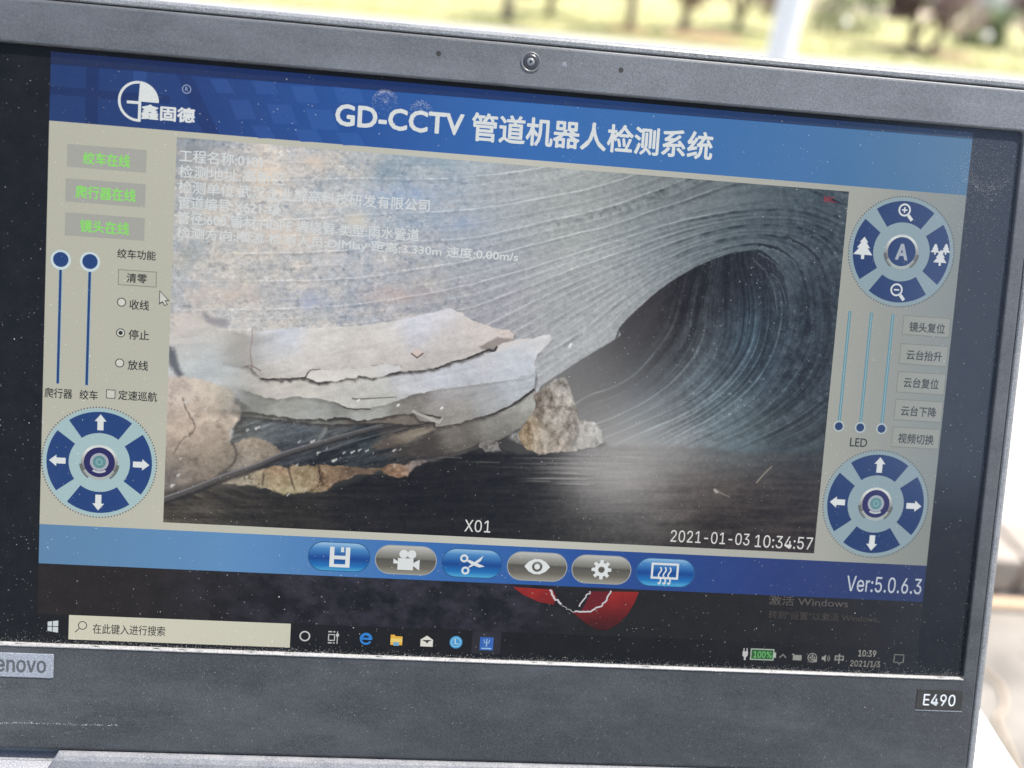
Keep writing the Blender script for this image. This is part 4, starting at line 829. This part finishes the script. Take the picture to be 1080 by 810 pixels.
def ledge():
    x = rnd.uniform(-155, 155); d = rnd.expovariate(1.6) * (1.6 if x > 120 or x < -120 else .8); return x, -88.2 + min(d, 8)
grains(3600, ledge, .04, .12, .35, 'dust_grain', display)
def corner():
    k = rnd.random()
    if k < .2: a = math.radians(rnd.gauss(270, 55)); r_ = rnd.gauss(7.5, 1.3); return 145 + r_ * math.cos(a), 76 + r_ * math.sin(a) * .8
    if k < .8: return rnd.gauss(143, 6.5), rnd.gauss(72, 11)
    return min(154.8, 154.9 - rnd.expovariate(1.2)), rnd.uniform(-88, 88)
grains(4200, lambda: (lambda p: p if abs(p[0]) < 154.9 and abs(p[1]) < 88 else None)(corner()), .03, .085, .35, 'dust_grain', display)
def prints():                              # two arched finger marks on the title
    k = rnd.random(); cx, cy, r_ = ((-43.2, 80.5, 3.4) if k < .6 else (-32.5, 78.2, 3.2)); a = math.radians(rnd.gauss(95, 45)); q = rnd.gauss(r_, .35) if rnd.random() < .7 else rnd.uniform(0, r_)
    return cx + q * math.cos(a), cy + q * math.sin(a) - (rnd.uniform(0, 6) if rnd.random() < .15 else 0)
grains(1700, prints, .03, .085, .35, 'dust_grain', display)
def bz():
    while True:
        x = rnd.uniform(-159, 159); y = rnd.uniform(-121, 100)
        if abs(x) < 156 and -90 < y < 89: continue
        dens = .45 if y > 0 else 1.
        if (noise.noise(Vector((x * .04, y * .05, 9))) * .9 + .5) * dens > rnd.random(): return x, y
grains(2600, bz, .035, .11, 1.26, 'dust_grain', bezel)
def scr_(): x = rnd.uniform(-150, -114); return x, -113.8 + .35 * math.sin(x * .12) + .03 * (x + 150) + rnd.gauss(0, .12)
grains(240, scr_, .05, .16, 1.26, 'scratch_dust', bezel)
def rimd(): x = rnd.gauss(64, 16) if rnd.random() < .7 else rnd.uniform(-160, 160); return x, 101.9 + rnd.random() * 1.5
grains(1600, rimd, .05, .2, .75, 'dust_grain', bezel)

# ---------------- the place around the laptop ----------------
GZ = -.72; PZ = -.65
def sheet(name, x0, x1, y0, y1, z, mat, nx=1, ny=1, amp=0.):
    v = []; f = []
    for j in range(ny + 1):
        for i in range(nx + 1):
            x = x0 + (x1 - x0) * i / nx; y = y0 + (y1 - y0) * j / ny; v.append((x, y, z + (amp * noise.noise(Vector((x * .5, y * .5, 2))) if amp else 0)))
    for j in range(ny):
        for i in range(nx): a = j * (nx + 1) + i; f.append((a, a + 1, a + nx + 2, a + nx + 1))
    return tag(mesh_obj(name, v, f, mat), kind='structure')
sheet('ground', -400, 400, -60, 600, GZ, simple('ground_concrete', (.19, .172, .15), .85, nscale=9, var=.32, bump=.2))
pv = simple('pavement_concrete', (.35, .335, .31), .8, nscale=3, var=.12, bump=.2)
pave = tag(MB().box(-60, 60, 1.06, 9.0, GZ + .004, PZ, .004).build('pavement', pv), kind='structure')
kb = simple('kerb_stone', (.30, .26, .22), .85, nscale=14, var=.25, bump=.4)
kerb = tag(MB().build('kerb', kb), kind='structure')
stone = None
for i in range(14):
    m = MB().box(-.495, .495, -.06, .06, -.037, .037, .008).build('kerb_stone', kb) if stone is None else bpy.data.objects.new('kerb_stone', stone)
    if stone is None: stone = m.data
    else: COL.objects.link(m)
    m.parent = kerb; m.location = (-4.5 + i * 1.003, .995, GZ + .037 + .003 + (.004 if i % 2 else 0))
def grass_mat(name, a, c):
    b = NB(name); n = b.noise(1.1, 5); n2 = b.noise(30, 3)
    col = b.mix(b.ramp(n, [(.3, 0.), (.7, 1.)]), a, c); col = b.mix(b.ramp(n2, [(.3, .3), (.7, 0.)]), col, (.10, .10, .03))
    b.bump(n2, .5, .02); return b.P(Base_Color=col, Roughness=.9)
lawn = sheet('lawn', -80, 80, 9.0, 60, PZ + .006, grass_mat('winter_lawn', (.44, .43, .19), (.40, .36, .20)), 80, 30, .0)
gb = MB(); r2 = random.Random(3)
for _ in range(16000):
    y = 9.02 + r2.random() ** 1.5 * 7; x = r2.uniform(-3.5, 9) * (y / 10); h = r2.uniform(.02, .05); a = r2.random() * 6.28; dx, dy = math.cos(a) * .012, math.sin(a) * .012
    gb.add([(x - dx, y - dy, PZ), (x + dx, y + dy, PZ), (x + r2.uniform(-.02, .02), y + r2.uniform(-.02, .02), PZ + h)], [(0, 1, 2)])
tag(gb.build('grass', simple('grass_blades', (.40, .41, .17), .8, nscale=3, var=.3)), kind='stuff')
for x, y, r_ in [(5.6, 10.75, .62), (2.7, 10.1, .42), (1.75, 10.05, .3), (2.4, 10.1, .3)]:
    tag(MB().lathe([(r_, 0), (r_ * .8, .03), (r_ * .4, .05), (.01, .055)], 20, (x, y, PZ + .004)).build('bare_soil', simple('soil', (.22, .14, .08), .95, nscale=9, var=.3)), kind='structure')

bark = simple('bark', (.20, .15, .12), .9, nscale=30, var=.35, bump=.6, bdist=.01, stretch=(1, 1, .3))
def leafmat(name, c):
    b = NB(name); n = b.noise(9, 3); col = b.mix(b.ramp(n, [(.3, 0.), (.7, 1.)]), tuple(v * .55 for v in c), tuple(v * 1.35 for v in c)); return b.P(Base_Color=col, Roughness=.65)
PLUM = leafmat('plum_twigs', (.24, .155, .14)); OLIVE = leafmat('olive_leaves', (.16, .17, .07)); HEDGE = leafmat('hedge_leaves', (.12, .17, .06)); BROWN = leafmat('brown_leaves', (.22, .14, .09)); DARK = leafmat('dark_leaves', (.07, .10, .04)); PINK = leafmat('pink_leaves', (.32, .17, .15))
def leaves(blobs, n, size, seed):
    r = random.Random(seed); mb = MB()
    for _ in range(n):
        c, rad = r.choice(blobs); d = Vector((r.gauss(0, 1), r.gauss(0, 1), r.gauss(0, 1))).normalized() * (r.random() ** .45)
        p = Vector((c[0] + d.x * rad[0], c[1] + d.y * rad[1], c[2] + d.z * rad[2]))
        if noise.noise(p * 3.1 + Vector((seed, 0, 0))) < -.18: continue
        a = Vector((r.gauss(0, 1), r.gauss(0, 1), r.gauss(0, 1))).normalized(); b_ = a.orthogonal().normalized(); s_ = size * r.uniform(.6, 1.4)
        mb.add([p - a * s_, p + b_ * s_ * .5, p + a * s_, p - b_ * s_ * .5], [(0, 1, 2, 3)])
    return mb
def tree(name, x, y, stems, th, cr, ch, mat, label, cat, seed, group=None, n=2600, size=.04, low=0., mid=0):
    r = random.Random(seed); t = empty(name, (x, y, PZ)); tag(t, label, cat, group); blobs = []
    tr = MB()
    for dx, rad in stems:
        tr.tube([(dx, 0, -.03), (dx * 1.05, .01, th * .5), (dx * 1.3 + r.uniform(-.03, .03), 0, th), (dx * 1.6, 0, th + ch * .35)], [rad * 1.25, rad, rad * .9, rad * .45])
        for k in range(6):
            a = r.random() * 6.28; q = r.uniform(.4, .85)
            tr.tube([(dx * 1.2, 0, th * r.uniform(.75, 1.05)), (dx + math.cos(a) * cr * q * .5, math.sin(a) * cr * q * .5, th + ch * .3), (dx + math.cos(a) * cr * q, math.sin(a) * cr * q, th + ch * r.uniform(.45, .85))], [rad * .5, rad * .32, rad * .12], 5)
    tr.build('trunk', bark, t)
    for k in range(11):
        a = r.random() * 6.28; q = r.random() ** .5 * .72; s_ = r.uniform(.3, .5)
        blobs.append(((math.cos(a) * cr * q, math.sin(a) * cr * q, th - low + ch * r.uniform(.22, .8)), (cr * s_, cr * s_, ch * s_ * .62)))
    leaves(blobs, n, size, seed).build('crown', mat, t); return t
G = 'young trees on the lawn behind the laptop'
tree('plum_tree', 5.55, 10.75, [(-.12, .05), (.14, .05)], .2, .72, 1.15, PLUM, 'rounded purple-brown tree with two short trunks on the lawn, right of the white pole', 'tree', 1, G, 9000, .032, .08)
tree('plum_tree', 3.45, 11.6, [(0, .05)], .14, .75, 1.2, PLUM, 'dull purple-brown tree standing just left of the white pole', 'tree', 2, G, 8000, .032, .1)
tree('plum_tree', 8.0, 12.4, [(0, .045)], .12, .6, 1.1, PLUM, 'purple-brown shrub-like tree at the right edge of the frame beyond the hedge', 'tree', 3, G, 6500, .032, .1)
tree('olive_tree', 1.77, 10.05, [(0, .05)], .34, .5, 1.0, OLIVE, 'small olive-green tree with one dark trunk above the webcam, left of the pole', 'tree', 4, G, 5000, .03, .08)
tree('olive_tree', .37, 9.95, [(0, .055)], .34, .5, 1.1, OLIVE, 'olive-green tree with its trunk left of the webcam', 'tree', 5, G, 5000, .03, .08)
tree('olive_tree', .95, 11.2, [(0, .05)], .3, .6, 1.0, BROWN, 'thin brownish tree between the two olive-green trees', 'tree', 6, G, 3600, .03, .08)
tree('olive_tree', 2.45, 10.3, [(0, .055)], .28, .42, 1.0, BROWN, 'brown-leaved slim tree between the small olive tree and the white pole', 'tree', 7, G, 4200, .03, .05)
tree('plum_tree', -.95, 12.3, [(0, .04)], .22, .45, .8, PINK, 'low pinkish tree on the lawn far left above the laptop lid', 'tree', 8, G, 3600, .03, .05)
def hedge(x, y, wx, wy, h, label, seed, mat=HEDGE):
    t = empty('hedge', (x, y, PZ)); tag(t, label, 'hedge', 'clipped green hedges')
    st = MB()
    for k in range(7): st.tube([(wx * (k / 6 - .5) * .8, 0, -.02), (wx * (k / 6 - .5) * .85, .02, h * .6)], [.012, .006], 5)
    st.build('stem', bark, t)
    leaves([((wx * (a / 5 - .5) * .8, wy * (b_ - .5) * .5, h * (.22 + .28 * c)), (wx * .16, wy * .38, h * .24)) for a in range(6) for b_ in (0, 1) for c in (0, 1, 2)], 3600, .03, seed).build('foliage', mat, t)
hedge(5.25, 12.6, 1.0, .6, .95, 'leafy green hedge just right of the white pole', 21)
hedge(7.25, 12.5, .75, .5, .55, 'low square green hedge near the right edge of the frame', 22)
# taller woodland planting farther back, dark masses that close the lawn
for i, (x, y, mt_) in enumerate([(-9, 26, DARK), (-5, 30, OLIVE), (-1.5, 27, DARK), (3.2, 24, OLIVE), (8, 28, DARK), (12.5, 24, OLIVE), (20.5, 31, HEDGE)]):
    tree('background_tree', x, y, [(0, .16)], .9, 2.2, 4.4, mt_, ['dark evergreen tree far behind the lawn, leftmost', 'olive tree far behind the lawn, second from the left', 'dark tree far behind the pinkish tree', 'olive tree far behind the slim brown tree', 'dark tree far behind the rounded plum tree', 'olive tree far behind the low square hedge', 'bright green tree beside the white building'][i], 'tree', 40 + i, 'trees at the far side of the lawn', 2600, .14)

# white pole
pt = empty('white_pole', (1.215, 3.36, PZ)); tag(pt, 'thick white lamp pole rising behind the laptop lid, right of centre', 'pole')
wh = simple('white_paint', (.86, .86, .84), .4, nscale=20, var=.04)
MB().lathe([(.053, 0), (.053, 1.5), (.050, 3.0), (.046, 4.2), (.04, 4.25)], 28).build('shaft', wh, pt, True)
MB().lathe([(.12, 0), (.12, .02), (.07, .03), (.06, .08)], 28).build('base_flange', wh, pt)
MB().lathe([(.05, 4.25), (.16, 4.3), (.19, 4.4), (.17, 4.52), (.06, 4.6), (.01, 4.62)], 28).build('lamp_head', wh, pt, True)
for x, y, lb in [(5.1, 12.15, 'small white garden lamp in front of the leafy hedge, right of the pole'), (7.1, 12.1, 'small white garden lamp in front of the low square hedge')]:
    t = empty('garden_lamp', (x, y, PZ)); tag(t, lb, 'garden lamp', 'white garden lamps')
    MB().tube([(0, 0, 0), (0, 0, .12)], .015, 10).build('post', bark, t); MB().lathe([(.02, .11), (.05, .13), (.06, .17), (.05, .21), (.02, .23), (.004, .235)], 20).build('globe', wh, t, True)
# white building at the far right
b_ = empty('white_building', (18.2, 27.5, PZ)); tag(b_, 'low white building at the top right corner beyond the lawn', 'building')
MB().box(-2.2, 7, 0, 5, 0, 2.9, .02).build('wall', wh, b_); MB().box(-2.5, 7.3, -.3, 5.3, 2.9, 3.08, .02).build('roof', simple('roof_grey', (.32, .32, .33), .7), b_)
for k in range(3):
    f_ = MB().box(-.6 + k * 2.3, .5 + k * 2.3, -.03, .02, 1.0, 2.2, .01).build('window', simple('window_frame', (.5, .5, .5), .5), b_); MB().box(-.52 + k * 2.3, .42 + k * 2.3, -.04, -.02, 1.08, 2.12).build('pane', simple('window_glass', (.03, .04, .05), .1), f_)
sheet('footpath', 6.5, 60, 19.0, 21.5, PZ + .012, simple('pink_paving', (.42, .33, .29), .85, nscale=4, var=.15))

# the white table the laptop stands on
tt = empty('table', (-.15, -.1, GZ)); tag(tt, 'white table top under the laptop, its edge showing at the lower right', 'table')
wt = simple('white_laminate', (.78, .78, .76), .35, nscale=8, var=.03)
MB().box(-.60, .351, -.45, .50, .685, .7185, .004).build('table_top', wt, tt)
for x in (-.55, .30):
    for y in (-.4, .45): MB().tube([(x, y, .002), (x, y, .69)], .018, 14).build('leg', simple('grey_metal', (.35, .35, .36), .35, 1.), tt)
for x, y in ((-.14, -.2), (.14, -.2), (-.14, -.02), (.14, -.02)):
    q = MB().lathe([(.006, -.0195), (.007, -.021), (.005, -.0214)], 14, (x, y, 0)).build('rubber_foot', M['gap'], deck)
# yellow and orange cables on the ground
orange = simple('orange_rubber', (.60, .42, .27), .5); yel = simple('yellow_rubber', (.45, .36, .25), .6)
def cable(pts, r_, mat, name, label):
    P = [Vector(p) for p in pts]; o = []
    for i in range(len(P) - 1):
        a, b1, c, d = P[max(i - 1, 0)], P[i], P[i + 1], P[min(i + 2, len(P) - 1)]
        for k in range(8):
            t = k / 8; o.append(.5 * (2 * b1 + (c - a) * t + (2 * a - 5 * b1 + 4 * c - d) * t * t + (3 * b1 - a - 3 * c + d) * t ** 3))
    return tag(MB().tube(o + [P[-1]], r_, 8).build(name, mat, None, True), label, 'cable')
cable([(-1.5, .93, GZ + .009), (.2, .91, GZ + .009), (.9, .905, GZ + .009), (1.3, .90, GZ + .009), (2.6, .93, GZ + .009)], .009, orange, 'orange_cable', 'orange cable lying straight along the kerb at the right')
cable([(.7, .95, GZ + .006), (.82, .80, GZ + .006), (.865, .735, GZ + .006), (.862, .70, GZ + .006), (.845, .672, GZ + .006), (.824, .65, GZ + .006), (.80, .55, GZ + .006), (.7, .3, GZ + .006)], .0022, yel, 'yellow_cable', 'yellow cable curling on the ground beside the white table edge')
# gravel bits on the ground
gv = MB(); r3 = random.Random(8)
for _ in range(900):
    x = r3.uniform(.3, 2.2); y = r3.uniform(.1, .93); s_ = r3.uniform(.002, .007); ps = [(x + s_ * r3.uniform(.6, 1.2) * math.cos(a * 1.257), y + s_ * r3.uniform(.6, 1.2) * math.sin(a * 1.257), GZ) for a in range(5)]
    gv.add(ps + [(x, y, GZ + s_)], [(k, (k + 1) % 5, 5) for k in range(5)])
tag(gv.build('gravel', simple('gravel_stone', (.28, .26, .24), .9, nscale=200, var=.4)), kind='stuff')
